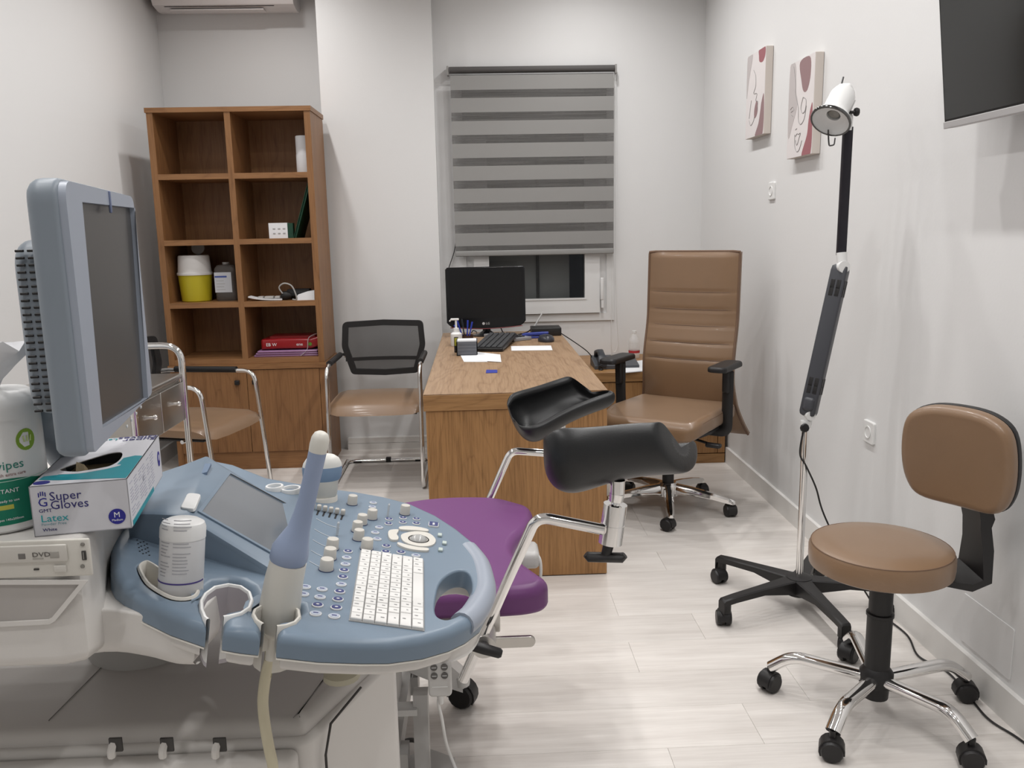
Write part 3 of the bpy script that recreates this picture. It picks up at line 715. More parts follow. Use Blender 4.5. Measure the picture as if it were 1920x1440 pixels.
pet = mat('clear_plastic', (.92, .93, .93), .06, trans=.0, alpha=.33)
prof = [(0, 0), (.030, 0), (.034, .006), (.034, hb*.22), (.0345, hb*.30)]
for k in range(5): prof += [(.033, hb*(.33+.05*k)), (.0345, hb*(.355+.05*k))]
prof += [(.034, hb*.62), (.030, hb*.72), (.016, hb*.86), (.0125, hb*.9), (.0125, hb*.93), (0, hb*.93)]
G().lathe(prof, n=22).obj('body', pet, wb)
G().lathe([(.0355, hb*.2), (.0355, hb*.29)], n=22, caps=False).obj('red_band', mat('red_band', (.45, .03, .04), .5), wb)
G().lathe([(0, hb*.92), (.0145, hb*.92), (.0145, hb), (0, hb)], n=16).obj('cap', white, wb)
P_ = [CZ(1168, 700), CZ(1206, 697), CZ(1213, 676), CZ(1180, 680)]
c = V((sum(p.x for p in P_)/4, sum(p.y for p in P_)/4))
g = G(); g.prism([(p.x-c.x, p.y-c.y) for p in P_], .001, .006); o = g.obj('paper_pile', paper); o.location = (c.x, c.y, CH)
tag(o, 'white sheets of paper on the low cabinet beneath the water bottle', 'paper')
q = CZ(1150, 668)
tag(G().rbox((q.x-.02, q.y+.12, CH+.02), (.22, .06, .04), .006).obj('power_adapter', blackp), 'black power adapter lying behind the telephone', 'adapter')
tag(G().tube(spline([py(1127, 655, YW-.03)+V((0, 0, -.1)), CZ(1118, 660, .03), CZ(1122, 668, .01)], 6), .005, n=6).obj('adapter_lead', blackp), 'short thick black lead behind the telephone handset', 'cable')

# ------------------------------------------------------------------ visitor chairs (sled frame, mesh back)
mesh_m = bpy.data.materials.new('black_net'); mesh_m.use_nodes = True; nt = mesh_m.node_tree; pb = nt.nodes['Principled BSDF']
pb.inputs['Base Color'].default_value = (.012, .012, .013, 1); pb.inputs['Roughness'].default_value = .6; pb.inputs['Alpha'].default_value = .72
def visitor_chair(label, loc, rz):
    r_ = root('visitor_chair', label, 'chair', loc, rz, group='visitor chairs')
    W = .245; YFR, YRE = -.24, .30            # front at -y
    for sx in (-1, 1):
        x = sx*W
        pts = fillet([(x, YRE-.02, .66), (x, YFR+.02, .665), (x, YFR-.035, .03), (x, YFR-.02, .012), (x, YRE, .012)], [0, .07, .05, .03, 0], 7)
        G().tube(pts, .0115, n=12).obj('side_tube', chrome, r_)
        G().tube([(x, YRE-.06, .665), (x, YFR+.12, .669)], .0165, n=12).obj('armrest', blackp, r_)
        G().tube(fillet([(x, YRE-.02, .66), (sx*(W-.005), YRE+.03, .655), (sx*(W-.03), YRE+.035, .64)], .03), .0115, n=10).obj('back_bracket', chrome, r_)
        G().cyl((x, YFR+.14, .40), (sx*.2, YFR+.14, .40), .010, n=10).obj('seat_bracket', chrome, r_)
        G().rbox((sx*.185, YRE-.004, .006), (.05, .02, .012), .003).obj('glide', blackp, r_)
    G().tube(fillet([(-W, YRE-.12, .012), (-W, YRE, .012), (W, YRE, .012), (W, YRE-.12, .012)], .05, 6), .0115, n=12).obj('rear_tube', chrome, r_)
    G().rbox((0, YRE, .014), (.03, .03, .03), .004).obj('clip', blackp, r_)
    G().span((-.2, YFR+.1, .392), (.2, YFR+.12, .408)).obj('cross_bar', chrome, r_)
    # seat: rounded cushion with waterfall front
    rings = []
    sec = [(-.26, .0), (-.24, .04), (-.19, .065), (0, .072), (.17, .068), (.215, .055), (.225, .03), (.215, .005), (0, -.0), (-.2, -.004)]
    for x in [-.25, -.245, -.235, -.2, -.1, 0, .1, .2, .235, .245, .25]:
        e = 1-(abs(x)/.25)**8*.55
        rings.append([(x, y*(1-(abs(x)/.25)**8*.12), .405+.035+(z-.035)*e) for y, z in sec])
    G().loft(rings).obj('seat', tan, r_)
    G().rbox((0, 0, .402), (.44, .4, .012), .004).obj('seat_pan', blackp, r_)
    # backrest: framed net, gently curved
    def bend(x, z): return (x, YRE+.005+.05*(z-.53)-.06*(1-(x/.25)**2)*.0+.04*(1-(x/.25)**2), z)
    out = fillet([(-.195, .535), (0, .522), (.195, .535), (.245, .70), (.235, .845), (0, .852), (-.235, .845), (-.245, .70)], [.03, .0, .03, .1, .03, 0, .03, .1], 5, True)
    out = [V((p.x, p.y)) for p in [V((q[0], q[1], 0)) if len(q) > 2 else V((q[0], q[1], 0)) for q in out]]
    inn = offset2(ccw(out), .033)
    g = G(); A = ccw(out)
    R1 = [bend(p.x, p.y) for p in A]; R2 = [bend(p.x, p.y) for p in inn]
    th = .022
    back = lambda L: [(p[0], p[1]+th, p[2]) for p in L]
    rr = [R1, R2, back(R2), back(R1), R1]
    g.loft(rr, caps=False); bmesh.ops.remove_doubles(g.b, verts=g.b.verts, dist=1e-5)
    g.obj('back_frame', blackp, r_)
    def band(z0, z1, th_, name, mt, w):
        g = G(); g.loft([[bend(x, z0), bend(x, z1), tuple(V(bend(x, z1))+V((0, th_, 0))), tuple(V(bend(x, z0))+V((0, th_, 0)))] for x in [-w+2*w*k/10 for k in range(11)]]); g.obj(name, mt, r_)
    band(.614, .634, .014, 'lumbar_bar', blackp, .226)
    g = G(); n = 12; rows = []
    zs_ = [.548+(.826-.548)*k/8 for k in range(9)]
    def halfw(z): return .215 if z > .60 else .18+.035*(z-.548)/.05
    g.loft([[V(bend(-halfw(z)+2*halfw(z)*k/n, z))+V((0, .010, 0)) for k in range(n+1)] for z in zs_], caps=False, closed=False); g.obj('net', mesh_m, r_)
    return r_
visitor_chair('tan visitor chair with black net back between bookcase and desk', (-.563, 4.64, 0), 0)
visitor_chair('tan visitor chair seen from the side in front of the bookcase', (-1.45, 4.2, 0), R(75))

# ------------------------------------------------------------------ office chair
oc = root('office_chair', 'tan high-backed office chair with chrome star base beside the desk', 'office chair', (.90, 3.915, 0), R(-36))
ang0 = R(-100+36)
for k in range(5):
    a = ang0+k*2*pi/5; d = V((cos(a), sin(a), 0))
    g = G(); sd = V((-sin(a), cos(a), 0)); rings = []
    for u, w_, z0, z1 in ((.03, .026, .085, .135), (.12, .022, .09, .125), (.22, .019, .080, .108), (.29, .017, .068, .092), (.315, .014, .064, .086), (.325, .008, .066, .08)):
        rings.append([d*u+sd*(-w_)+V((0, 0, z0)), d*u+sd*w_+V((0, 0, z0)), d*u+sd*w_*.9+V((0, 0, (z0+z1*2)/3)), d*u+sd*w_*.4+V((0, 0, z1)), d*u-sd*w_*.4+V((0, 0, z1)), d*u-sd*w_*.9+V((0, 0, (z0+z1*2)/3))])
    g.loft(rings); arm = g.obj('base_arm', chrome, oc)
    g = G(); p = d*.30+sd*(.012 if k % 2 else -.012); caster(g, (p.x, p.y), .029, a+.6*(1 if k % 2 else -1), wide=.052); g.cyl((d.x*.30, d.y*.30, .045), (d.x*.30, d.y*.30, .075), .008)
    g.obj('caster', blackp, oc)
G().lathe([(0, .07), (.05, .075), (.05, .125), (.038, .14), (0, .14)], n=20).obj('hub', chrome, oc)
G().lathe([(0, .13), (.028, .13), (.028, .30), (.016, .30), (.016, .40), (0, .40)], n=16).obj('gas_lift', blackp, oc)
G().rbox((0, .02, .41), (.2, .26, .045), .01).obj('mechanism', blackp, oc)
g = G(); g.cyl((.05, -.05, .40), (.26, -.12, .385), .006); g.rbox((.27, -.125, .383), (.07, .035, .02), .008); g.obj('tilt_lever', blackp, oc)
g = G(); g.cyl((-.05, -.05, .40), (-.24, -.12, .385), .006); g.rbox((-.25, -.125, .383), (.05, .03, .02), .008); g.obj('height_lever', blackp, oc)
# seat
def seatring(z, s, dy=0, front=1): return [(p[0]*s, p[1]*s+dy, z) for p in seat_out]
seat_out = fillet([(-.235, -.265), (.235, -.265), (.262, -.1), (.25, .24), (-.25, .24), (-.262, -.1)], [.08, .08, .2, .05, .05, .2], 7, True)
seat_out = [(p[0], p[1]) for p in seat_out]
def zc(x, y): return -.028*max(0, (-y-.12)/.15)**2 - .006*(1-(x/.26)**2) + .012*(abs(x)/.26)**4
G().prism(seat_out, .435, .515, rt=.035, rb=.016, seg=6, zf=zc).obj('seat', tan, oc)
G().tube([V((p[0]*.985, p[1]*.985, .49+zc(p[0], p[1]))) for p in seat_out], .0028, n=6, closed=True).obj('piping', tan_d, oc)
G().prism([(p[0]*.93, p[1]*.93) for p in seat_out], .424, .438, rt=.004).obj('seat_shell', blackp, oc)
# backrest: tall curved pad with horizontal seams
def bprof(z):  # y of the front face against height
    t_ = (z-.33)/.9
    return .225+.03*t_**1.4 - .040*sin(pi*min(1, max(0, (z-.40)/.55)))**2 + .10*max(0, (.50-z)/.17)**1.5
def bw(z): return .232+.0*(z-.5) if z > .62 else .232+.045*((.62-z)/.29)**1.5
zs_ = [.335+(1.235-.335)*k/90 for k in range(91)]
seams = [.716, .796, .879, .958, 1.042] 
rings = []
for z in zs_:
    w_, y0 = bw(z), bprof(z); groove = sum(.0045*math.exp(-((z-s_)/.006)**2) for s_ in seams)
    puff = .012
    edge = .5*(1-math.cos(pi*min(1, min(z-.33, 1.24-z)/.03)))
    ring = []
    for k in range(13):
        u = -1+k/6; ring.append((u*w_, y0+groove*(1 if abs(u) < .98 else 0)-puff*edge*(1-abs(u)**6)+.02*(abs(u)**2), z))
    for k in range(13):
        u = 1-k/6; ring.append((u*w_, y0+.035+.02*(abs(u)**2), z))
    rings.append(ring)
G().loft(rings).obj('backrest', tan, oc)
edge_pts = [(-bw(z)*1.004, bprof(z)+.020, z) for z in zs_]+[(x, bprof(1.235)+.01+.01*(x/.23)**2, 1.238) for x in (-.2, -.1, 0, .1, .2)]+[(bw(z)*1.004, bprof(z)+.020, z) for z in zs_[::-1]]
G().tube(edge_pts, .006, n=8).obj('piping', tan_d, oc)
for s_ in seams:
    G().tube([(u*bw(s_)*.97, bprof(s_)+.0022+.02*u*u-.012*(1-abs(u)**6), s_) for u in [-1+k/8 for k in range(17)]], .0016, n=5).obj('seam', tan_d, oc)
for sx in (-1, 1):
    x = sx*.272
    g = G(); g.tube(fillet([(sx*.12, .04, .412), (x, .04, .412), (x+sx*.004, .03, .70)], .035, 6), .018, n=12, sx=1.5, sy=.8, up=(0, 1, 0)); g.obj('arm_post', blackp, oc)
    g = G(); g.rbox((x, .03, .655), (.034, .058, .11), .010); g.obj('arm_sleeve', blackp, oc)
    g = G(); g.prism(rrect(-.045, .045, -.13, .125, .03), 0, .026, rt=.012, rb=.006, m=T(x, 0, .714)); g.obj('arm_pad', blackp, oc)

# ------------------------------------------------------------------ stool with back
st = root('stool', 'round tan rolling stool with low backrest near the right wall', 'stool', (1.085, 2.13, 0), 0)
for k in range(5):
    a = R(80+72*k); d = V((cos(a), sin(a), 0))
    pts = fillet([d*.02+V((0, 0, .105)), d*.225+V((0, 0, .122)), d*.285+V((0, 0, .075))], [0, .09, 0], 8)
    G().tube(pts, [.0205, .0205], n=14, sx=1, sy=.8).obj('base_leg', chrome, st)
    g = G(); caster(g, (d.x*.287, d.y*.287), .029, a+(.9, -.5, .4, -.8, 1.2)[k], wide=.052); g.cyl((d.x*.287, d.y*.287, .05), (d.x*.287, d.y*.287, .08), .0075); g.obj('caster', blackp, st)
G().lathe([(0, .05), (.034, .05), (.036, .085), (.045, .09), (.045, .125), (.034, .14), (0, .14)], n=20).obj('hub', blackp, st)
G().lathe([(0, .13), (.0335, .13), (.0335, .29), (.0365, .292), (.0365, .30), (.031, .302), (.031, .425), (0, .425)], n=22).obj('column', blackp, st)
sr = .187
prof = [(0, 0), (sr-.012, 0), (sr-.002, .006), (sr, .02), (sr, .052), (sr-.006, .064), (sr-.022, .071), (sr*.6, .0745), (0, .076)]
G().lathe(prof, T(-.0, .02, .424) , n=48).obj('seat', tan, st)
G().tube([(cos(2*pi*k/48)*(sr-.006), .02+sin(2*pi*k/48)*(sr-.006), .488) for k in range(48)], .0016, n=5, closed=True).obj('seam', tan_d, st)
G().lathe([(0, .405), (.11, .405), (.12, .424), (0, .424)], n=24).obj('seat_plate', blackp, st)
# bracket and back pad: the back stands at the wall side, turned towards the seat
ba = R(-8); bd = V((cos(ba), sin(ba), 0)); bs_ = V((-sin(ba), cos(ba), 0))
def bpt(r_, s_, z): return bd*r_+bs_*s_+V((0, .02, z))
g = G(); w_ = .042
path = [(.09, .415), (.215, .40), (.25, .42), (.252, .50), (.245, .56), (.245, .585), (.238, .62), (.228, .69)]
ws = [.06, .075, .078, .064, .056, .062, .058, .05]
ths = [.006, .010, .012, .014, .014, .018, .016, .010]
rings = []
for (r_, z), w_, th in zip(path, ws, ths):
    i = path.index((r_, z)); p0, p1 = path[max(0, i-1)], path[min(len(path)-1, i+1)]
    tx, tz = p1[0]-p0[0], p1[1]-p0[1]; ln = math.hypot(tx, tz); nx, nz_ = -tz/ln, tx/ln
    rings.append([bpt(r_+nx*th, -w_, z+nz_*th), bpt(r_+nx*th, w_, z+nz_*th), bpt(r_-nx*th, w_, z-nz_*th), bpt(r_-nx*th, -w_, z-nz_*th)])
g.loft(rings); g.obj('back_bracket', blackp, st)
pad = spline([(-.10, -.132, 0), (0, -.138, 0), (.10, -.132, 0), (.14, -.085, 0), (.152, .0, 0), (.138, .09, 0), (.085, .128, 0), (0, .137, 0), (-.085, .128, 0), (-.138, .09, 0), (-.152, .0, 0), (-.14, -.085, 0)], 5, True)
pm = T(0, .02, 0) @ RZ(ba) @ M.Translation((.192, 0, .742)) @ RZ(R(31)-ba) @ RY(R(-6)) @ M(((0, 0, -1, 0), (-1, 0, 0, 0), (0, 1, 0, 0), (0, 0, 0, 1)))
bendf = lambda x, y: .10*(x*x)/.16*.9
G().prism([(p[0], p[1]) for p in pad], 0, .034, rt=.022, rb=.003, m=pm, seg=5, zf=bendf).obj('back_pad', tan, st)
G().prism([(p[0]*1.01, p[1]*1.01) for p in pad], -.026, -.001, rt=.003, rb=.014, m=pm, seg=4, zf=bendf).obj('back_shell', blackp, st)

# ------------------------------------------------------------------ examination lamp on wheels
LX, LY = 1.122, 2.80
la = root('examination_lamp', 'white-headed examination lamp on a jointed arm with black star base', 'lamp', (LX, LY, 0))
for k in range(5):
    a = R(58+72*k); d = V((cos(a), sin(a), 0)); sd = V((-sin(a), cos(a), 0)); g = G(); rings = []
    for u, w_, z0, z1 in ((.0, .032, .06, .118), (.06, .028, .07, .116), (.17, .021, .088, .112), (.29, .018, .084, .106), (.335, .017, .080, .102), (.342, .016, .05, .095)):
        rings.append([d*u-sd*w_+V((0, 0, z0)), d*u+sd*w_+V((0, 0, z0)), d*u+sd*w_+V((0, 0, z1-.004)), d*u+sd*(w_-.005)+V((0, 0, z1)), d*u-sd*(w_-.005)+V((0, 0, z1)), d*u-sd*w_+V((0, 0, z1-.004))])
    g.loft(rings); g.cyl(d*.322+V((0, 0, .05)), d*.322+V((0, 0, .09)), .017, n=14); g.obj('base_arm', blackp, la)
    g = G(); p = d*.322+sd*(.015 if k % 2 else -.012); caster(g, (p.x, p.y), .027, a+(.7, 1.2, -.5, .9, -1)[k], wide=.05); g.obj('caster', blackp, la)
G().lathe([(0, .05), (.045, .055), (.045, .118), (.028, .122), (0, .122)], n=20).obj('hub', blackp, la)
zt1 = py(1512, 795, LY).z
G().cyl((0, 0, .11), (0, 0, zt1), .0125, n=16).obj('pole', chrome, la)
G().lathe([(0, zt1-.012), (.016, zt1-.012), (.018, zt1), (.018, zt1+.012), (0, zt1+.012)], n=16).obj('pole_cap', white, la)
g = G(); g.cyl((-.012, -.012, zt1-.005), (-.022, -.04, zt1-.005), .005); g.lathe([(0, 0), (.014, 0), (.016, .004), (.014, .012), (0, .014)], T(-.018, -.03, zt1-.005) @ RX(R(90)) , n=10); g.obj('lock_knob', blackp, la)
P1, P2, P3, P4 = py(1516, 772, LY), py(1577, 500, LY+.02), py(1577, 478, LY+.02), py(1590, 238, LY-.02)
# grey spring arm
ax_ = (P2-P1).normalized(); L12 = (P2-P1).length
am = frame_m(P1, ax_, (-.35, -1, 0)) 
def armsec(u, w_, t_): return [(u*L12, p[0], p[1]) for p in rrect(-w_, w_, -t_, t_, .006, 3)]
am = frame_m(P1, ax_, V((.8, -.6, 0)))
g = G(); g.loft([armsec(u, w_, t_) for u, w_, t_ in ((-.03, .016, .016), (-.02, .024, .02), (.0, .027, .022), (.5, .027, .022), (.97, .027, .022), (1.0, .025, .02), (1.015, .014, .014))], m=am); g.obj('spring_arm', greyp, la, True)
for uu in (.16, .21, .83, .88):
    for ss in (-.010, .010): G().rbox((uu*L12, ss, -.0225 if True else 0), (.03, .013, .002), .0008, am).obj('vent', blackp, la, True)
for uu in (.16, .21, .83, .88):
    for ss in (-.010, .010): G().rbox((uu*L12, .0275, ss), (.03, .002, .013), .0008, am).obj('vent', blackp, la, True)
G().rbox((.055*L12, .0, -.012), (.05, .04, .035), .012, am).obj('arm_cover', greyp, la, True)
g = G(); g.lathe([(0, -.012), (.016, -.012), (.018, 0), (.016, .012), (0, .012)], T(*P1) @ T(0, -.012, -.01) @ RX(pi/2), n=16); g.cyl(P1+V((0, -.005, -.045)), P1+V((0, -.005, 0)), .011); g.obj('elbow', white, la, True)
g = G(); g.lathe([(0, -.013), (.02, -.013), (.021, 0), (.02, .013), (0, .013)], T(*P2) @ T(0, -.014, 0) @ RX(pi/2), n=16); g.cyl(P2+V((0, -.01, 0)), P3+V((0, -.004, .008)), .016, .017); g.obj('elbow', white, la, True)
g = G(); bm_ = frame_m(P3, (P4-P3), (1, 0, 0)); L34 = (P4-P3).length
g.loft([[(u, p[0], p[1]) for p in rrect(-.0145, .0145, -.0105, .0105, .003, 2)] for u in (0, L34)], m=bm_); g.obj('upper_arm', mat('black_tube', (.010, .008, .014), .45), la, True)
# lamp head
hc = py(1558, 226, LY-.06)                     # rim centre
hd = (V((-.50, -.42, -.76))).normalized()      # where the lamp points
hm = frame_m(hc, hd.cross(V((0, 0, 1))).normalized(), V((0, 0, 1)).cross(hd).cross(hd)*-1)
zz_ = hd; xx = hd.orthogonal().normalized(); hm = frame_m(hc, xx, zz_.cross(xx))   # local z = pointing direction
sc = .064
G().lathe([(.012, -.125), (.034, -.122), (.040, -.105), (.041, -.045), (.044, -.03), (.058, -.012), (sc-.004, 0), (sc-.004, .003), (.052, -.008), (.036, -.02), (.022, -.022), (.022, -.05), (0, -.05)], hm, n=28, caps=False).obj('lamp_shade', white, la, True)
G().lathe([(sc-.006, -.003), (sc, -.003), (sc+.001, .001), (sc, .005), (sc-.006, .005)], hm, n=28, caps=False).obj('rim', mat('black_chrome', (.12, .12, .12), .12, 1), la, True)
G().lathe([(0, -.045), (.02, -.045), (.02, -.03), (.016, -.026), (0, -.024)], hm, n=18).obj('bulb', mat('unlit_bulb', (.25, .24, .22), .25), la, True)
G().rbox((0, 0, -.12), (.05, .05, .05), .014, hm).obj('back_housing', white, la, True)
for k in range(3): G().rbox((.030+.004*k, (-1+k)*.016, -.085), (.004, .010, .06), .0015, hm @ RZ(R(200))).obj('rib', white, la, True)
g = G(); g.tube([hm @ V(p) for p in fillet([(-sc*.6, .02, 0), (-sc*1.05, .022, .014), (-sc*1.25, .018, .03), (-sc*1.2, .0, .03), (-sc*1.0, -.0, .012)], .006, 3)], .0025, n=6); g.obj('handle', mat('black_chrome', (0,)*3), la, True)
hb_ = P4 + V((0, 0, .0))
G().tube(fillet([P4+V((0, 0, -.01)), P4+V((.0, -.005, .03)), hc-hd*.06+V((.02, 0, 0))], .02), .013, n=10).obj('neck', white, la, True)
g = G(); kp = py(1606, 210, LY-.05); g.cyl(kp+V((-.03, .01, 0)), kp, .005); g.lathe([(0, -.006), (.012, -.006), (.014, 0), (.012, .006), (0, .006)], T(*kp) @ RY(pi/2), n=10); g.obj('tilt_knob', blackp, la, True)
g = G(); g.cyl(hm @ V((.02, .01, -.14)), hm @ V((.025, .012, -.165)), .003, n=6); g.obj('switch', blackp, la, True)
# cord of the lamp, down the pole and along the wall
cpts = [py(1507, 805, LY-.02), py(1500, 850, LY-.02), py(1512, 875, LY-.02), py(1530, 915, LY), py(1545, 965, LY+.02), py(1590, 1060, LY), py(1610, 1090, LY), py(1635, 1130, LY+.02)]
cz_ = [pz(1650, 1150, .006), pz(1700, 1190, .005), pz(1722, 1230, .005), pz(1770, 1255, .005), pz(1805, 1290, .005), pz(1850, 1345, .005), pz(1900, 1378, .005), pz(1960, 1400, .005)]
for p_ in cz_: p_.x = min(p_.x, XR-.024)
G().tube(spline(cpts+cz_, 8), .0032, n=6).obj('power_cord', blackp, la, True)

# ------------------------------------------------------------------ wall things
tv = root('television', 'black wall-mounted television with silver lower bezel', 'television', (1.3, 2.0, 1.62))
tm = T(1.305, 2.368, 1.615) @ RZ(R(-90)) @ RX(pi/2-R(7)) @ M.Identity(4)
TW, TH = .735, .44                              # local x runs towards the camera, local y up, local z into the room
tm = T(1.302, 2.368, 1.612) @ RY(R(-7)) @ M(((0, 0, -1, 0), (-1, 0, 0, 0), (0, 1, 0, 0), (0, 0, 0, 1)))
G().prism(rrect(0, TW, .012, TH, .004), -.03, 0, rt=.002, rb=.01, m=tm).obj('casing', blackp, tv, True)
G().prism(rrect(.008, TW-.008, .02, TH-.008, .002), 0, .0012, m=tm).obj('screen', mat('tv_screen', (.010, .012, .012), .10, spec=.7), tv, True)
G().prism(rrect(0, TW, -.004, .0145, .002), -.034, .004, rt=.002, m=tm).obj('bezel', mat('tv_silver', (.45, .44, .44), .4), tv, True)
G().rbox((TW/2, TH*.55, -.06), (.2, .2, .06), .005, tm).obj('wall_mount', blackp, tv, True)
g = G(); g.span((XR-.03, 1.9, 1.75), (XR-.002, 2.1, 1.95)); g.span((XR-.07, 1.97, 1.82), (XR-.03, 2.03, 1.88)); g.obj('wall_plate', blackp, tv, True)

ink = mat('canvas_line', (.30, .29, .29), .8)
cv = mat('canvas_white', (.74, .70, .695), .85, bump=.2, bscale=700)
cvs = mat('canvas_side', (.66, .60, .55), .85)
mauve = mat('canvas_mauve', (.30, .195, .20), .85); rose = mat('canvas_rose', (.34, .135, .15), .85); grey_ = mat('canvas_grey', (.52, .48, .475), .85)
def canvas(label, y0, y1, z0, z1, shapes, lines):
    r_ = root('canvas_print', label, 'canvas print', (XR, (y0+y1)/2, z0), group='canvas prints on the right wall')
    cm2 = T(XR-.037, y1, z0) @ M(((0, 0, -1, 0), (-1, 0, 0, 0), (0, 1, 0, 0), (0, 0, 0, 1)))   # local x towards camera, y up, z out of the wall
    W_, H_ = y1-y0, z1-z0
    G().prism(rrect(0, W_, 0, H_, .003, 2), -.035, -.0005, rt=.002, m=cm2).obj('stretcher', cvs, r_, True)
    G().prism([(0.001, 0.001), (W_-.001, .001), (W_-.001, H_-.001), (.001, H_-.001)], -.0005, .0002, m=cm2).obj('canvas', cv, r_, True)
    for i, (pts, mt) in enumerate(shapes):
        sp = spline([(a*W_, b*H_, 0) for a, b in pts], 5, True)
        sp = [(min(W_-.0012, max(.0012, p.x)), min(H_-.0012, max(.0012, p.y))) for p in sp]
        G().prism(sp, .0003+.0001*i, .0006+.0001*i, m=cm2).obj('painted_shape', mt, r_, True)
    for pts in lines:
        G().tube([cm2 @ V((p.x, p.y, .0012)) for p in spline([(a*W_, b*H_, 0) for a, b in pts], 6)], .0011, n=4).obj('painted_line', ink, r_, True)
    G().cyl((XR-.02, (y0+y1)/2-.0, z1), (XR-.002, (y0+y1)/2, z1+.015), .0015, n=6).obj('hook', steel, r_, True)
canvas('smaller-looking canvas print with faint face line, nearer the window', 4.157, 4.4355, 1.7915, 2.194,
       [([(.64, 1), (.95, 1), (.97, .9), (.85, .84), (.68, .86), (.64, .93)], rose), ([(.55, 0), (.95, 0), (.97, .45), (.85, .38), (.8, .28), (.72, .14)], mauve), ([(.5, .22), (.62, .25), (.66, .33), (.6, .42), (.52, .38), (.47, .3)], mauve), ([(.02, .98), (.3, .99), (.12, .7), (.02, .5)], grey_)],
       [[(.38, .8), (.5, .72), (.52, .6), (.42, .52), (.6, .5), (.55, .42), (.66, .4), (.62, .3)], [(.2, .22), (.3, .15), (.45, .19), (.5, .24)], [(.3, .45), (.25, .34), (.2, .24)]])
canvas('canvas print with two mauve shapes and a drawn face, beside the lamp head', 3.5485, 3.834, 1.6443, 2.0461,
       [([(.42, .97), (.8, .98), (.85, .8), (.75, .66), (.6, .66), (.5, .78)], mauve), ([(.62, 0), (.96, 0), (.97, .48), (.9, .46), (.84, .34), (.8, .2)], rose), ([(.03, .97), (.25, .97), (.3, .7), (.38, .55), (.2, .35), (.03, .25)], grey_)],
       [[(.18, .96), (.28, .78), (.3, .65), (.42, .52), (.45, .38), (.55, .33), (.68, .38), (.74, .5)], [(.6, .6), (.72, .56), (.7, .46), (.6, .44), (.53, .5), (.6, .6)], [(.1, .52), (.2, .54), (.26, .5)], [(.13, .49), (.22, .5)], [(.15, .46), (.22, .44)], [(.34, .29), (.4, .3)],
        [(.35, .22), (.42, .245), (.47, .235), (.55, .24), (.5, .19), (.45, .14), (.4, .13), (.36, .18)], [(.32, .24), (.34, .12), (.42, .06), (.52, .07), (.62, .16)]])
def socket(label, p, w_=.083):
    r_ = root('wall_socket', label, 'socket', (XR, p.y, p.z), group='wall sockets')
    sm_ = T(XR-.0002, p.y, p.z) @ M(((0, 0, -1, 0), (-1, 0, 0, 0), (0, 1, 0, 0), (0, 0, 0, 1)))
    G().prism(rrect(-w_/2, w_/2, -w_/2, w_/2, .008), 0, .010, rt=.004, m=sm_).obj('plate', white, r_, True)
    g = G(); g.lathe([(.024, .0095), (.024, .0125), (.020, .0125), (.019, .003), (0, .003)], sm_, n=22, caps=False); g.obj('well', white, r_, True)
    for sx in (-.0095, .0095): G().cyl(sm_ @ V((sx, 0, .003)), sm_ @ V((sx, 0, .0042)), .0026, n=8).obj('pin_hole', black_soft, r_, True)
socket('white wall socket below the two canvas prints', px(1449, 358, XR))
socket('white wall socket low on the wall behind the lamp pole', px(1632, 810, XR))
q = px(1850, 1190, XR)
tag(G().prism(rrect(-.12, .12, -.075, .075, .006), 0, .003, rt=.001, m=T(XR-.0002, q.y, q.z) @ M(((0, 0, -1, 0), (-1, 0, 0, 0), (0, 1, 0, 0), (0, 0, 0, 1)))).obj('cover_plate', wall_m), 'flat painted cover plate low on the right wall behind the stool', 'plate')

# ------------------------------------------------------------------ examination chair with leg rests
ex = root('examination_chair', 'purple examination chair with two black leg rests and side remote', 'examination chair', (-.15, 2.07, 0))
egrey = mat('base_grey', (.50, .49, .475), .4)
sp_ = [(798, 935), (857, 931), (927, 932), (973, 942), (994, 950), (999, 966), (989, 988), (970, 1007), (963.5, 1023), (966, 1036), (981, 1052), (1006, 1070)]
SZ = .575
out = [pz(a, b, SZ) for a, b in sp_]
out = [(p.x, p.y) for p in out] + [(.141, 1.80), (.128, 1.762), (.092, 1.744), (.045, 1.738), (-.01, 1.737), (-.08, 1.737), (-.15, 1.738), (-.22, 1.74), (-.28, 1.744), (-.335, 1.757), (-.37, 1.795), (-.382, 1.86), (-.385, 1.95), (-.385, 2.05), (-.384, 2.15), (-.38, 2.24), (-.362, 2.32), (-.315, 2.37), (-.25, 2.388)]
out = [(p.x, p.y) for p in spline([(a, b, 0) for a, b in out], 4, True)]
G().prism(out, SZ-.062, SZ+.004, rt=.026, rb=.014, seg=8).obj('seat', purple, ex, True)
G().prism([(p[0]*1+(-.0), 2.065+(p[1]-2.065)*.9) for p in out if p[0] < .02], SZ-.085, SZ-.060, rt=.003).obj('seat_frame', egrey, ex, True)
bo = rrect(-1.0, -.395, 1.79, 2.34, .09, 7)
G().prism(bo, SZ-.125, SZ-.055, rt=.03, rb=.014, seg=5).obj('backrest', purple, ex, True)
G().prism(rrect(-.95, -.3, 1.85, 2.28, .03), SZ-.15, SZ-.126).obj('back_frame', egrey, ex, True)
# notch fitting at the front
q = pz(975, 1030, SZ-.04)
g = G(); g.rbox((q.x+.02, q.y+.01, SZ-.06), (.06, .10, .045), .015); g.obj('front_fitting', egrey, ex, True)
g = G(); g.tube(spline([(q.x+.035, q.y-.02, SZ-.04), (q.x+.05, q.y-.03, SZ-.06), (q.x+.05, q.y-.02, SZ-.12), (q.x+.03, q.y, SZ-.2)], 6), .004, n=6); g.obj('drain_tube', white2, ex, True)
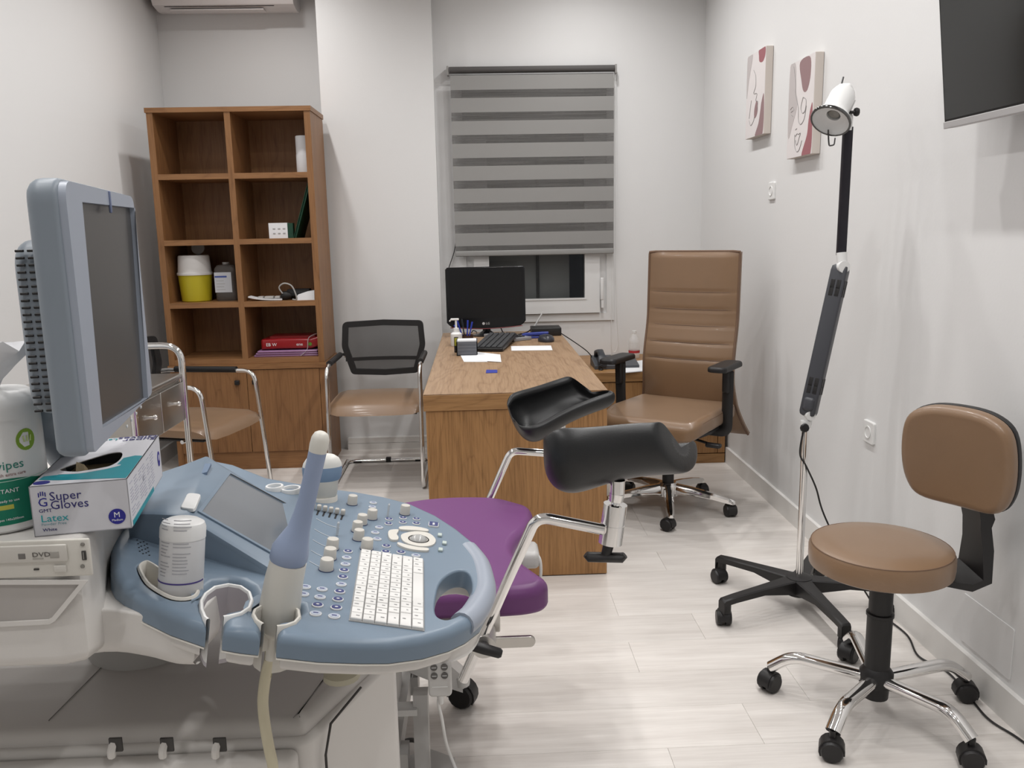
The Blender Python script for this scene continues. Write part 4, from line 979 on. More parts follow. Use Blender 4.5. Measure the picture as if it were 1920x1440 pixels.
# side rails
for yy in (1.70, 2.44):
    z0 = .477 if yy < 2 else .49
    pts = rrect(-.45, .105, -.0125, .0125, .0124, 6)
    G().prism(pts, -.005, .005, rt=.002, rb=.002, m=T(0, yy, z0) @ RX(pi/2)).obj('side_rail', steel, ex, True)
    for x in (-.30, -.02): G().span((x-.02, min(yy, 2.07), z0-.02), (x+.02, max(yy, 2.07), z0+.005)).obj('rail_bracket', steel_dull, ex, True)
q = py(925, 1163, 1.735); G().rbox((q.x-.01, 1.745, q.z), (.05, .04, .05), .004).obj('rail_block', steel_dull, ex, True)

def pad_shell(C0, yaw, pitch, roll, length, side, sc=1):
    """padded trough: U sections along the axis, deeper at the knee end, the inner lip longer than the outer wall"""
    m = T(*C0) @ RZ(yaw) @ RY(-pitch) @ RX(roll)
    rings = []; n = 14
    st = [(-.5, .58, .012), (-.492, .78, .006), (-.46, .99, -.002), (-.39, 1.16, -.008), (-.27, 1.2, -.012), (-.08, 1.06, -.004), (.12, .97, .004), (.32, .95, .006), (.44, .95, .006), (.485, .91, .008), (.5, .78, .012)]
    for u, s, dz in st:
        ring = []; a0 = a1 = R(100 if u > -.43 else 100-24*(-.43-u)/.07)
        f_ = 1 if abs(u) < .475 else .75
        th = .026*f_; Ro = .080*s*sc
        def P_(a, r_):
            y = r_*sin(a); z = -r_*cos(a)*.92+dz
            return (u*length+side*y*.72*(max(0, u+.1)/.6), y, z)
        for k in range(n+1): ring.append(P_(-a0+(a0+a1)*k/n, Ro))
        ring.append(P_(a1*1.06, Ro-th*.5))
        for k in range(n+1): ring.append(P_(a1-(a0+a1)*k/n, Ro-th))
        ring.append(P_(-a0*1.06, Ro-th*.5))
        rings.append(ring)
    g = G(); g.loft(rings, m=m)
    o = g.obj('leg_rest', blackl, ex, True, ang=80)
    md = o.modifiers.new('soft', 'SUBSURF'); md.levels = 1; md.render_levels = 2
    return o, m
def leg_support(rodpts, rad, neck, top, cyl_a, cyl_b, pad_c, yaw, pitch, roll, length, handle):
    G().tube(fillet(rodpts, [0]+[rad]*(len(rodpts)-2)+[0], 8), .0115, n=14).obj('rod', chrome, ex, True)
    d = (cyl_b-cyl_a)
    g = G(); g.cyl(cyl_a, cyl_a+d*.48, .0245, n=22); g.cyl(cyl_a+d*.52, cyl_b, .0245, n=22); g.cyl(cyl_a+d*.47, cyl_a+d*.53, .023, n=22); g.obj('joint_sleeve', chrome, ex, True)
    g = G(); g.cyl(cyl_b, cyl_b+(neck-cyl_b)*.3, .009, .008); g.cyl(cyl_b+(neck-cyl_b)*.25, neck, .014, .016, n=16); g.cyl(neck, top, .0155, n=16); g.obj('post', chrome, ex, True)
    if handle is not None:
        a, b, c = handle; g = G(); g.cyl(a, b, .012, .010, n=12); e = V((1, -.15, 0.0)).normalized()
        g.tube([b-e*.040+V((0, 0, .006)), b-e*.034, b, b+e*.034, b+e*.04+V((0, 0, .006))], [.009, .013, .013, .013, .009], n=10, sy=.8); g.obj('clamp_handle', blackp, ex, True)
    pad_shell(pad_c, yaw, pitch, roll, length, 1 if pad_c.y < 2 else -1)
# near one
Yn = 1.64
leg_support([py(868, 1275, 1.68), py(1006, 968, Yn), py(1132, 993, Yn-.01)], .035, py(1157, 925, Yn), py(1158, 900, Yn), py(1144, 1018, Yn), py(1154, 945, Yn),
            py(1150, 838, Yn)+V((0, .02, 0)), R(-4), R(1), R(-34), .28, (py(1142, 1018, Yn), py(1135, 1045, Yn), 0))
# far one
Yf = 2.45
leg_support([py(905, 965, 2.44), py(958, 845, Yf), py(1042, 851, Yf)], .035, py(1051, 812, Yf), py(1051, 790, Yf), py(1043, 842, Yf), py(1050, 818, Yf),
            py(1036, 754, Yf), R(12), R(14), R(27), .255, None)
# clamp and handle of the near rod
c0 = py(907, 1196, 1.69)
g = G(); g.cyl(c0+V((0, .03, 0)), c0+V((0, -.035, -.004)), .027, .026, n=22); g.obj('clamp', steel_dull, ex, True)
g = G(); a = c0+V((0, -.03, -.004)); b = py(905, 1216, 1.60); g.cyl(a, b, .012, .010, n=12); e = V((.95, -.1, -.28)).normalized()
g.tube([b-e*.041, b-e*.036, b, b+e*.036, b+e*.041], [.007, .0105, .0115, .0105, .007], n=10); g.obj('clamp_handle', blackp, ex, True)
c1 = py(905, 960, 2.44); G().cyl(c1+V((0, -.03, 0)), c1+V((0, .04, 0)), .027, n=20).obj('clamp', steel_dull, ex, True)
# base: column, beams, casters, pedal
G().rbox((-.36, 2.07, .30), (.24, .26, .40), .02).obj('column', egrey, ex, True)
G().loft([[(-.3, 1.96, .30), (-.3, 2.2, .30), (-.3, 2.2, .42), (-.3, 1.96, .42)], [(-.06, 2.0, .36), (-.06, 2.16, .36), (-.06, 2.16, .43), (-.06, 2.0, .43)]]).obj('lift_cover', egrey, ex, True)
ck = pz(868, 1322, 0)
for yy, xx in ((ck.y, ck.x), (1.9, -.28), (2.3, -.85), (1.85, -.85)):
    g = G(); caster(g, (xx, yy), .038, R(70), wide=.055); g.obj('caster', blackp, ex, True)
A_, B_ = V((-.22, ck.y-.01, .16)), V((ck.x+.005, ck.y, .085))
G().loft([[p+V((0, -.03, -.03)), p+V((0, .03, -.03)), p+V((0, .03, h_)), p+V((0, -.03, h_))] for p, h_ in ((A_, .06), (B_+V((-.05, 0, .02)), .05), (B_, .02))]).obj('base_arm', white2, ex, True)
G().lathe([(0, .07), (.022, .072), (.024, .1), (.012, .112), (0, .113)], T(ck.x, ck.y-.012, 0), n=16).obj('caster_cap', white2, ex, True)
G().span((-.9, 1.86, .055), (-.2, 1.92, .11)).obj('base_beam', egrey, ex, True)
G().span((-.9, 2.22, .055), (-.2, 2.28, .11)).obj('base_beam', egrey, ex, True)
G().span((-.3, 1.86, .06), (-.22, 2.28, .12)).obj('base_beam', egrey, ex, True)
A_, B_ = py(788, 1300, 1.93), py(792, 1432, 1.86)
G().loft([[p+V((-.018, -.01, 0)), p+V((.018, -.01, 0)), p+V((.018, .03, 0)), p+V((-.018, .03, 0))] for p in (A_, V((B_.x, B_.y, .03)))]).obj('strut', egrey, ex, True)
q = pz(790, 1300, .22)
G().span((-.30, 1.90, py(760, 1335, 1.9).z-.012), (py(782, 1340, 1.9).x, 1.94, py(760, 1335, 1.9).z+.004)).obj('cross_rail', white2, ex, True)
fp_ = [pz(760, 1425, .02), pz(800, 1405, .02), pz(855, 1425, .02), pz(860, 1470, .02), pz(770, 1475, .02)]
G().prism([(p.x, p.y) for p in fp_], .0, .03, rt=.008).obj('foot_pedal', egrey, ex, True)
# remote on its cord
ry = 1.70
r0, r1 = py(826, 1303, ry), py(826, 1185, ry)
rm = root('remote_control', 'pale grey corded remote with round buttons hanging below the purple seat', 'remote control', r0)
G().prism(rrect(-.0255, .0255, 0, (r1-r0).z, .010), -.012, .010, rt=.005, rb=.005, m=T(*r0) @ RX(pi/2)).obj('body', mat('remote_grey', (.60, .59, .575), .4), rm, True)
for r_ in range(5):
    for c_ in range(2):
        p = T(*r0) @ V((-.0115+.0225*c_, -.0105, .052+.0195*r_))
        b_ = G().cyl(p, p+V((0, -.002, 0)), .0075, n=14).obj('button', mat('remote_button', (.115, .11, .105), .5), rm, True)
        G().span(p+V((-.005, -.0026, -.001)), p+V((.005, -.002, .001))).obj('button_mark', mat('remote_mark', (.5, .5, .5), .5), b_, True)
G().span(T(*r0) @ V((-.017, -.0108, .024)), T(*r0) @ V((.017, -.0098, .0255))).obj('print_line', white, rm, True)
G().tube(spline([r0+V((0, 0, .004)), py(822, 1318, ry), py(828, 1345, ry), py(836, 1390, ry), py(846, 1420, ry), py(858, 1450, ry-.03), py(868, 1480, ry-.06)], 8), .0035, n=8).obj('cord', white2, rm, True)
G().cyl(r0+V((0, 0, -.02)), r0+V((0, 0, .004)), .006, .009, n=10).obj('strain_relief', white2, rm, True)
tag(G().tube(spline([pz(690, 1420, .01), pz(735, 1402, .02), pz(765, 1388, .03), pz(785, 1392, .03), pz(800, 1410, .01)], 8), .006, n=8).obj('pedal_cable', mat('cable_grey', (.12, .115, .11), .5)), 'dark grey cable on the floor leading to the foot pedal', 'cable')

# ------------------------------------------------------------------ steel trolley behind the machine
TX1, TX0, TY0, TY1, TZ = -1.125, -1.62, 2.72, 3.2, .84
tr = root('steel_trolley', 'stainless steel trolley with drawers and curved rail behind the monitor', 'trolley', ((TX0+TX1)/2, (TY0+TY1)/2, 0))
for x, y in ((TX0, TY0), (TX0, TY1), (TX1, TY0), (TX1, TY1)):
    G().cyl((x, y, .09), (x, y, TZ), .012, n=14).obj('leg', chrome, tr, True)
    g = G(); caster(g, (x, y), .035, .5); g.cyl((x, y, .05), (x, y, .1), .008); g.obj('caster', blackp, tr, True)
for yy in (TY1, ): G().tube(fillet([(TX0, yy, TZ-.02), (TX0, yy, TZ+.115), (TX1, yy, TZ+.115), (TX1, yy, TZ-.02)], .085, 8), .0125, n=14).obj('rail', chrome, tr, True)
G().rbox(((TX0+TX1)/2, (TY0+TY1)/2, TZ), (TX1-TX0, TY1-TY0, .018), .006).obj('top_shelf', steel, tr, True)
G().rbox(((TX0+TX1)/2, (TY0+TY1)/2, .28), (TX1-TX0, TY1-TY0, .018), .006).obj('lower_shelf', steel, tr, True)
G().span((TX0+.01, TY0+.01, TZ-.17), (TX1-.012, TY1-.01, TZ-.01)).obj('drawer_case', steel, tr, True)
for a, b in ((TY0+.01, (TY0+TY1)/2-.003), ((TY0+TY1)/2+.003, TY1-.012)):
    d = G().rbox((TX1-.006, (a+b)/2, TZ-.095), (.012, b-a, .145), .003).obj('drawer', steel, tr, True)
    g = G(); g.cyl((TX1, (a+b)/2, TZ-.085), (TX1+.016, (a+b)/2, TZ-.085), .005); g.sphere((TX1+.02, (a+b)/2, TZ-.085), .009, n=12); g.obj('knob', chrome, d, True)
teal = mat('teal_print', (.0, .27, .33), .45); teal_l = mat('teal_light', (.02, .36, .40), .5); navy = mat('navy_print', (.028, .025, .16), .5); blue_dot = mat('blue_dot', (.02, .02, .26), .45)
carton = mat('white_carton', (.66, .66, .70), .5)
q = pz(296, 712, TZ+.01)
b2_ = root('glove_box', 'small teal and white glove carton on the steel trolley', 'glove box', (-1.27, 2.98, TZ+.009), R(0))
G().rbox((0, 0, .0375), (.12, .24, .075), .002, seg=1).obj('carton', carton, b2_)
G().rbox((.0605, -.03, .0375), (.0012, .12, .074), .0005, seg=1).obj('teal_panel', teal, b2_)
G().rbox((0.0, -.03, .0754), (.118, .12, .001), .0004, seg=1).obj('teal_panel', teal, b2_)
G().prism([(p.x, p.y) for p in spline([(-.012, -.024, 0), (.0, -.026, 0), (.012, -.01, 0), (.014, .012, 0), (.006, .026, 0), (.002, .008, 0), (-.008, -.008, 0)], 4, True)], 0, .0006, m=T(.0612, -.03, .04) @ M(((0, 0, 1, 0), (1, 0, 0, 0), (0, 1, 0, 0), (0, 0, 0, 1)))).obj('glove_print', paper, b2_)
G().cyl((.0602, .085, .03), (.0612, .085, .03), .010, n=16).obj('size_mark', navy, b2_)

# ------------------------------------------------------------------ white counter by the left wall with supplies
ct = root('supply_counter', 'white counter cabinet against the left wall behind the wipes tub', 'counter', (-1.72, 2.3, 0))
G().span((-1.93, 1.9, .08), (-1.5, 2.66, .87)).obj('body', white2, ct, True)
G().rbox((-1.715, 2.28, .885), (.45, .79, .03), .004).obj('top_panel', white, ct, True)
for a, b in ((1.91, 2.275), (2.285, 2.65)):
    d = G().rbox((-1.494, (a+b)/2, .47), (.014, b-a, .76), .003).obj('door', white2, ct, True)
    G().rbox((-1.48, (a+b)/2, .82), (.014, .1, .012), .004).obj('handle', steel, d, True)
yb_ = root('supply_box', 'white carton with yellow panel on the supply counter', 'box', (-1.565, 2.50, .90))
G().rbox((0, 0, .035), (.11, .16, .07), .003).obj('carton', paper, yb_)
G().rbox((.0, -.0805, .03), (.09, .002, .035), .0008).obj('yellow_panel', mat('box_yellow', (.62, .5, .12), .5), yb_)
G().rbox((.0555, 0, .03), (.002, .1, .035), .0008).obj('yellow_panel', mat('box_yellow', (0,)*3), yb_)
tag(G().loft([[(-1.60+dx, 2.28+y_, .905+z_) for y_, z_ in ((-.1, 0), (.1, 0), (.08, h_), (-.02, h_*1.3), (-.09, h_*.8))] for dx, h_ in ((-.09, .02), (-.05, .06), (.0, .075), (.05, .05), (.09, .012))]).obj('grey_cloth', mat('grey_cloth', (.42, .42, .44), .8)), 'crumpled grey cloth on the supply counter', 'cloth')
pbag = []
for k in range(7):
    u = k/6; s = (.5, .9, 1, .85, .6, .75, .3)[k]
    pbag.append([(-1.66+.055*s*cos(2*pi*j/12)*(1+.18*sin(j*2.3+k)), 2.58+.05*s*sin(2*pi*j/12)*(1+.2*cos(j*1.7+k*2)), .902+.2*u) for j in range(12)])
tag(G().loft(pbag).obj('plastic_bag', mat('bag_white', (.78, .74, .74), .4)), 'crumpled white plastic bag standing on the supply counter', 'bag')

# ------------------------------------------------------------------ ultrasound machine
us = root('ultrasound_machine', 'blue and ivory ultrasound machine with tilted monitor in the foreground', 'ultrasound machine', (-.45, 1.35, 0))
PN = V((.16, 0, 1)); PD = .81
def PP(x, y, dz=0): return lift(x, y, PN, PD+dz)
PM = frame_m((0, 0, PD), (1, 0, -.16), (0, 1, 0)); PMI = PM.inverted()
def PL(x, y, dz=0):
    p = PMI @ PP(x, y, dz); return (p.x, p.y)
# ---- control panel
near = [(209, 1082), (218, 1100), (234, 1117), (270, 1141), (322, 1166), (386, 1188)]
slot1 = [(389, 1165), (383, 1160), (377, 1146), (376, 1130), (384, 1116), (402, 1103), (428, 1098), (452, 1102), (468, 1113), (473, 1128), (468, 1142), (452, 1153), (431, 1158), (419, 1160)]
mid = [(418, 1193), (452, 1199), (487, 1203)]
slot2 = [(492, 1174), (480, 1166), (474, 1155), (477, 1146), (492, 1137), (518, 1133), (545, 1137), (560, 1147), (562, 1160), (553, 1170), (536, 1176), (519, 1178)]
front = [(520, 1207), (600, 1216), (680, 1219), (732, 1219), (795, 1211), (845, 1197), (875, 1183), (902, 1163), (917, 1135), (922, 1105), (917, 1078), (905, 1050), (890, 1027), (857, 1000), (820, 976), (770, 953), (720, 940), (670, 931), (632, 926), (590, 919), (560, 915), (503, 905), (440, 880), (400, 872), (330, 900), (250, 960), (213, 1000), (207, 1040)]
dz_ = -.012
outl = [PL(a, b, dz_) for a, b in near+slot1+mid+slot2+front]
hole = [PL(a, b, -.004) for a, b in [(816, 1129), (815, 1148), (820, 1160), (833, 1166), (848, 1163), (863, 1155), (876, 1138), (884, 1112), (884, 1092), (878, 1078), (866, 1073), (850, 1076), (834, 1086), (822, 1102)]]
hole = [(p.x, p.y) for p in spline([(a, b, 0) for a, b in hole], 3, True)]
cup = [PL(a, b, 0) for a, b in [(258, 1068), (262, 1058), (276, 1053), (292, 1060), (318, 1078), (350, 1092), (368, 1098), (375, 1108), (368, 1120), (348, 1126), (322, 1124), (296, 1112), (272, 1094)]]
cup = [(p.x, p.y) for p in spline([(a, b, 0) for a, b in cup], 3, True)]
G().prism(outl, -.032, .0, rt=.013, rb=.002, holes=[hole, cup], m=PM, seg=4, hole_r=.004).obj('control_panel', bluep, us, True)
und = offset2(ccw(outl), .006); undh = [offset2(ccw(h), -.004) for h in (hole, cup)]
undh0 = offset2(ccw(hole), -.021)
G().prism(und, -.053, -.034, rt=.002, rb=.008, holes=[undh0], m=PM, seg=3, hole_r=.003).obj('panel_underbody', shell, us, True)
G().tube([PM @ V((p[0], p[1], -.0335)) for p in offset2(ccw(outl), .001)], .0016, n=5, closed=True).obj('trim_line', ivory, us, True)
# grip: the paler handle bar at the operator's end
gp = [(886, 1031), (905, 1056), (914, 1084), (916, 1108), (909, 1136), (893, 1160), (872, 1176)]
gl = spline([PP(a-9 if a > 880 else a-6, b-4 if b > 1120 else b+3, -.014) for a, b in gp], 5)
G().tube(gl, .0195, n=14, sx=1.0, sy=.95).obj('grip', greyblue, us, True)
# ---- holders
def ring_part(poly, name, mt, w_, z0, z1, open_from=None):
    pl = ccw(poly); inn = offset2(pl, w_)
    g = G(); rr = []
    for L_, z in ((pl, z1-.001), (offset2(pl, w_*.3), z1+.002), (offset2(pl, w_*.7), z1+.002), (inn, z1-.001), (inn, z0)):
        rr.append([PM @ V((p[0], p[1], z)) for p in L_])
    g.loft(rr, caps=False); return g.obj(name, mt, us, True)
ring_part(cup, 'bottle_holder', ivory, .006, -.07, .001)
G().prism(offset2(ccw(cup), .004), -.074, -.066, m=PM).obj('holder_floor', ivory, us, True)
mauve_w = mat('holder_inner', (.46, .43, .46), .5)
for s_, nm, mt in ((slot1, 'probe_holder', white), (slot2, 'probe_holder', ivory)):
    L_ = [V((*PL(a, b, 0), 0)) for a, b in s_]
    g = G()
    cen = sum(L_, V())/len(L_)
    prof = [(0, -.034), (0, .0015), (.25, .0035), (.75, .0035), (1, .001), (1, -.06)]
    w_ = .0055
    def inw(i): 
        a, b = L_[max(0, i-1)], L_[min(len(L_)-1, i+1)]; t_ = (b-a).normalized(); n_ = V((-t_.y, t_.x, 0)); 
        return n_ if n_.dot(cen-L_[i]) > 0 else -n_
    g.loft([[PM @ (L_[i]-inw(i)*w_*.35+inw(i)*w_*u+V((0, 0, z))) for u, z in prof] for i in range(len(L_))], caps=False, closed=False)
    g.obj(nm, mt, us, True)
    g = G(); g.loft([[PM @ (L_[i]+inw(i)*(w_*.66)+V((0, 0, z))) for z in (.0, -.066)] for i in range(len(L_))], caps=False, closed=False)
    g.obj('holder_wall', mauve_w if mt is white else ivory, us, True)
# far side holders
for (a, b), r_ in (((515, 917), .018), ((546, 921), .02), ((606, 935), .027)):
    p = PP(a, b)
    G().lathe([(r_, -.03), (r_, .004), (r_-.0015, .007), (r_-.005, .007), (r_-.006, .003), (r_-.006, -.03)], T(*p), n=24, caps=False).obj('probe_holder', ivory if r_ > .021 else white, us, True)
# ---- screen housing (wedge that carries the small display)
hn = [PP(296, 1021), PP(369, 1062), PP(500, 1079)]            # foot of the near wall on the panel
nn = V((hn[2].y-hn[0].y, -(hn[2].x-hn[0].x), 0)).normalized()
def HN(x, y): return lift(x, y, nn, nn.dot(hn[0]))
nt_ = [HN(238, 962), HN(285, 962), HN(345, 965), HN(362, 976), HN(500, 1061), HN(512, 1071), HN(517, 1080)]
_n = (pz(402, 858, nt_[3].z)-nt_[3]).cross(nt_[4]-nt_[3])
ft_ = [pz(310, 880, nt_[0].z), pz(352, 866, nt_[1].z), pz(391, 851, nt_[2].z), pz(402, 858, nt_[3].z), lift(566, 957, _n, _n.dot(nt_[3])), pz(573, 962, nt_[5].z), pz(578, 966, nt_[6].z)]
def hring(P_, t_, drop): 
    tp = [p+V((0, t_, -drop)) for p in P_]; return tp+[V((p.x, p.y, .80)) for p in tp[::-1]]
G().loft([hring(nt_, 0, .010), hring(nt_, .003, .003), hring(nt_, .010, 0), hring(ft_, -.02, 0), hring(ft_, -.006, .004), hring(ft_, 0, .012)]).obj('screen_housing', bluep, us, True)
s0, s1 = nt_[3], nt_[4]; sn = (ft_[3]-s0).cross(s1-s0); sn = -sn if sn.z < 0 else sn; sn.normalize()
def SP(x, y, up=.0): return lift(x, y, sn, sn.dot(s0)+up)
lcd = [SP(*p) for p in ((429, 893), (560, 963), (505, 1036), (377, 963))]
smx = frame_m(lcd[3], lcd[2]-lcd[3], lcd[0]-lcd[3]); smi = smx.inverted()
if (smx.to_3x3() @ V((0, 0, 1))).z < 0: smx = smx @ RX(pi); smi = smx.inverted()
l2 = [(smi @ p) for p in lcd]; l2 = [(p.x, p.y) for p in l2]
G().prism(l2, -.004, .003, m=smx).obj('touch_display', mat('touch_lcd', (.15, .165, .185), .18, spec=.6), us, True)
fr_ = offset2(ccw(l2), -.006)
g = G(); g.loft([[smx @ V((p[0], p[1], z)) for p in L_] for L_, z in ((fr_, -.002), (fr_, .0035), (ccw(l2), .0042), (ccw(l2), .0))], caps=False); g.obj('display_bezel', bluep, us, True)
G().tube([SP(432, 889, .004), SP(563, 959, .004)], .0016, n=6).obj('bezel_seal', blackp, us, True)
# plateau details: finger scoop and a white tag
ztop = nt_[1].z
p0 = [pz(*q, ztop+.0015) for q in ((362, 870), (396, 868), (388, 884), (372, 888))]
G().prism([(p.x, p.y) for p in p0], ztop-.004, ztop+.0006).obj('finger_scoop', blued, us, True)
tg = [pz(*q, ztop+.003) for q in ((352, 926), (377, 929), (365, 958), (338, 954))]
tg2 = fillet([(p.x, p.y, 0) for p in tg], .012, 4, True)
G().prism([(p.x, p.y) for p in tg2], ztop+.0002, ztop+.006, rt=.002).obj('white_tag', white, us, True)
# speaker holes
for r_ in range(6):
    for c_ in range(4):
        p = pz(254+c_*6+r_*1.6, 998+r_*7+c_*1.5+(3 if c_ % 2 else 0), .905); p = PP(254+c_*6+r_*1.6, 998+r_*7+c_*1.5+(3 if c_ % 2 else 0), .0008)
        G().cyl(p+V((0, 0, -.003)), p, .0013, n=6).obj('speaker_hole', blackp, us, True)
# ---- console body (ivory), drive face towards the camera
CYF = 1.045
zt_, zb_ = .975, .80
cx1 = py(207, 1040, CYF+.06).x
prof_c = [(-1.15, CYF), (cx1-.05, CYF), (cx1-.02, CYF+.012), (cx1-.012, CYF+.05), (cx1-.05, 1.2), (cx1-.09, 1.5), (-1.15, 1.5)]
G().prism(prof_c, zb_, zt_, rt=.01, rb=.02).obj('console', shell, us, True)
bel = spline([(-1.15, 1.06, 0), (-1.0, 1.06, 0), (-.85, 1.06, 0), (-.72, 1.06, 0), (-.62, 1.064, 0), (-.53, 1.09, 0), (-.47, 1.075, 0), (-.42, 1.05, 0), (-.385, 1.045, 0)], 4)
G().prism([(p.x, p.y) for p in bel]+[(-.37, 1.2), (-.33, 1.5), (-1.15, 1.5)], .788, .862, rt=.004, rb=.03, seg=5).obj('console_belly', shell, us, True)
def cf(x, y, d=0): return py(x, y, CYF-d)
def plate(name, x0, y0, x1, y1, d0, d1, mt, parent=us, r_=.003):
    a, b = cf(x0, y0), cf(x1, y1)
    return G().rbox(((a.x+b.x)/2, CYF-(d0+d1)/2, (a.z+b.z)/2), (abs(b.x-a.x), abs(d1-d0), abs(b.z-a.z)), r_).obj(name, mt, parent, True)
ivd = mat('drive_ivory', (.60, .575, .53), .45)
pl_ = plate('drive_surround', -60, 1016, 176, 1078, -.002, .003, ivory)
dv = plate('dvd_drive', -60, 1024, 131, 1050, .002, .006, ivd)
text('lettering', 'DVD', .0085, T(*(cf(65, 1041)+V((0, -.0065, 0)))) @ RX(pi/2), mat('dvd_print', (.12, .11, .10), .6), dv, sx=1.3)
plate('print_mark', 38, 1035, 53, 1045, .005, .0066, mat('mark_dark', (.17, .16, .15), .6), dv, .001)
plate('print_mark', 97, 1031, 116, 1043, .005, .0066, mat('mark_mid', (.36, .34, .31), .6), dv, .001)
plate('print_mark', 66, 1043.5, 86, 1045, .005, .0066, mat('mark_mid', (0,)*3), dv, .0003)
plate('eject_button', 104, 1058, 128, 1070, .002, .0055, ivd, pl_, .001)
plate('indicator', 66, 1064, 76, 1067, .002, .0045, shell_d, pl_, .0004)
ub = plate('usb_port', 155, 1031, 165, 1048, .002, .0046, shell_d, pl_, .0006)
plate('usb_tongue', 158.5, 1033, 161, 1046, .004, .0052, steel, ub, .0004)
for yy in (1019, 1060):
    p = cf(157, yy); G().lathe([(0, 0), (.0028, 0), (.0024, .0015), (0, .002)], T(p.x, p.y-.003, p.z) @ RX(pi/2), n=10).obj('screw', mat('screw_grey', (.25, .24, .22), .35, .6), pl_, True)
# tray recess below the drive
a, b = cf(-60, 1084), cf(168, 1172)
tray = [cf(-60, 1086), cf(168, 1086), cf(106, 1162), cf(96, 1168), cf(-60, 1176)]
g = G(); fo = [V((p.x, CYF-.0025, p.z)) for p in tray]; L2 = ccw([(p.x, p.z) for p in fo]); inn = offset2(L2, .006)
g.loft([[(p[0], CYF-.001, p[1]) for p in L2], [(p[0], CYF-.004, p[1]) for p in L2], [(p[0], CYF-.004, p[1]) for p in inn], [(p[0], CYF-.0006, p[1]) for p in inn]], caps=False); g.obj('tray_rim', shell, us, True)
g = G(); g.loft([[(p[0], CYF-.0012, p[1]) for p in inn], [(p[0], CYF+.002, p[1]) for p in inn]]); g.obj('tray_floor', mat('tray_taupe', (.43, .405, .385), .55), us, True)
# ---- lower cabinet
LY0, LY1, LXR = 1.175, 1.62, -.175
def low_top(x): return .628-.03*max(0, (x+.45)/.28)
lowo = fillet([(-1.15, LY0), (-.275, LY0), (-.17, 1.42), (-.19, LY1), (-1.15, LY1)], [0, .03, .03, .03, 0], 5, True)
lowo = [(p.x, p.y) for p in lowo]
G().prism(lowo, .10, .60, rt=.012, rb=.01).obj('lower_cabinet', shell, us, True)
topo = offset2(ccw(lowo), .012)
G().prism(topo, .60, .625, rt=.02, seg=4).obj('cabinet_lid', mat('lid_taupe', (.56, .535, .51), .5), us, True)
# seam and side groove
G().tube([pz(222, 1219, .6262), pz(92, 1350, .6262), pz(80, 1385, .60), V((pz(80, 1385, .60).x, LY0-.001, .40))], .0007, n=5).obj('seam_line', mat('seam_grey', (.22, .21, .20), .6), us, True)
gA, gB = V((-.262, LY0+.028, .585)), V((-.205, LY0+.15, .585))
G().tube([V((-.255, LY0+.022, .12)), V((-.255, LY0+.022, .56)), V((-.248, LY0+.04, .601)), V((-.212, LY0+.125, .612))], .0022, n=6).obj('side_groove', shell_d, us, True)
G().tube([V((-.300, LY0+.02, .626)), V((-.255, LY0+.20, .6255))], .0007, n=5).obj('seam_line', mat('seam_grey', (0,)*3), us, True)
# front kick panel and cable hooks on the near face
fc = G(); fc.rbox((-.64, LY0-.012, .34), (.70, .03, .50), .012); fc.obj('side_cover', shell, us, True)
for xx in (217, 313, 412):
    p = py(xx, 1402, LY0-.028)
    g = G(); g.rbox((p.x, LY0-.0262, p.z+.004), (.019, .004, .022), .001); h_ = g.obj('cable_slot', shell_d, us, True)
    g = G(); g.tube(fillet([(p.x-.004, LY0-.024, p.z+.006), (p.x-.006, LY0-.030, p.z-.004), (p.x-.007, LY0-.028, p.z-.014)], .006, 4), [.006, .006], n=8); g.obj('cable_hook', shell, h_, True)
# wheels
for xx, yy in ((-.30, 1.25), (-.30, 1.54), (-1.0, 1.25), (-1.0, 1.54)):
    g = G(); caster(g, (xx, yy), .05, R(90), wide=.06); g.cyl((xx, yy, .05), (xx, yy, .12), .012); g.obj('caster', blackp, us, True)
# neck between cabinet and panel
G().lathe([(.10, .62), (.09, .66), (.085, .70), (.085, .79)], T(-.62, 1.46, 0), n=24).obj('neck', mat('neck_grey', (.45, .44, .42), .5), us, True)
# cable hook cone under the panel
p = py(640, 1256, 1.20); g = G(); g.lathe([(0, .002), (.028, 0), (.027, -.008), (.016, -.018), (.014, -.04), (0, -.04)], T(p.x, 1.20, p.z-.012) @ RX(R(180)) @ T(0, 0, .0), n=18)
g.obj('cable_cone', mat('cone_ivory', (.50, .47, .36), .5), us, True)
G().span((p.x-.006, 1.192, p.z-.005), (p.x+.006, 1.208, PD-.02)).obj('cone_stem', ivory, us, True)

# ---- keys on the panel
KC = [PP(*q) for q in ((676.7, 1033.7), (793.3, 1052.2), (794.3, 1183.5), (655.3, 1164))]   # far-left, far-right, near-right, near-left
def kp(u, v):        # u 0..1 far->near, v 0..1 left->right
    return (KC[0]*(1-u)+KC[3]*u)*(1-v)+(KC[1]*(1-u)+KC[2]*u)*v
keyw = mat('key_white', (.74, .73, .71), .45)
nP = PM.to_3x3() @ V((0, 0, 1))
legends = G()
rowkeys = [[1]*14, [1]*15, [1.6]+[1]*12+[1.6], [1.8]+[1]*11+[2], [2]+[1]*10+[2.2], [1, 1, 1.2, 5.2, 1, 1, 1, 1.2]]
kt = G()
G().prism([(lambda p: (p.x, p.y))(PMI @ kp(u, v)) for u, v in ((-.005, -.01), (-.005, 1.01), (1.005, 1.01), (1.005, -.01))], -.003, .0012, m=PM).obj('key_bed', mat('key_bed', (.33, .33, .33), .6), us, True)
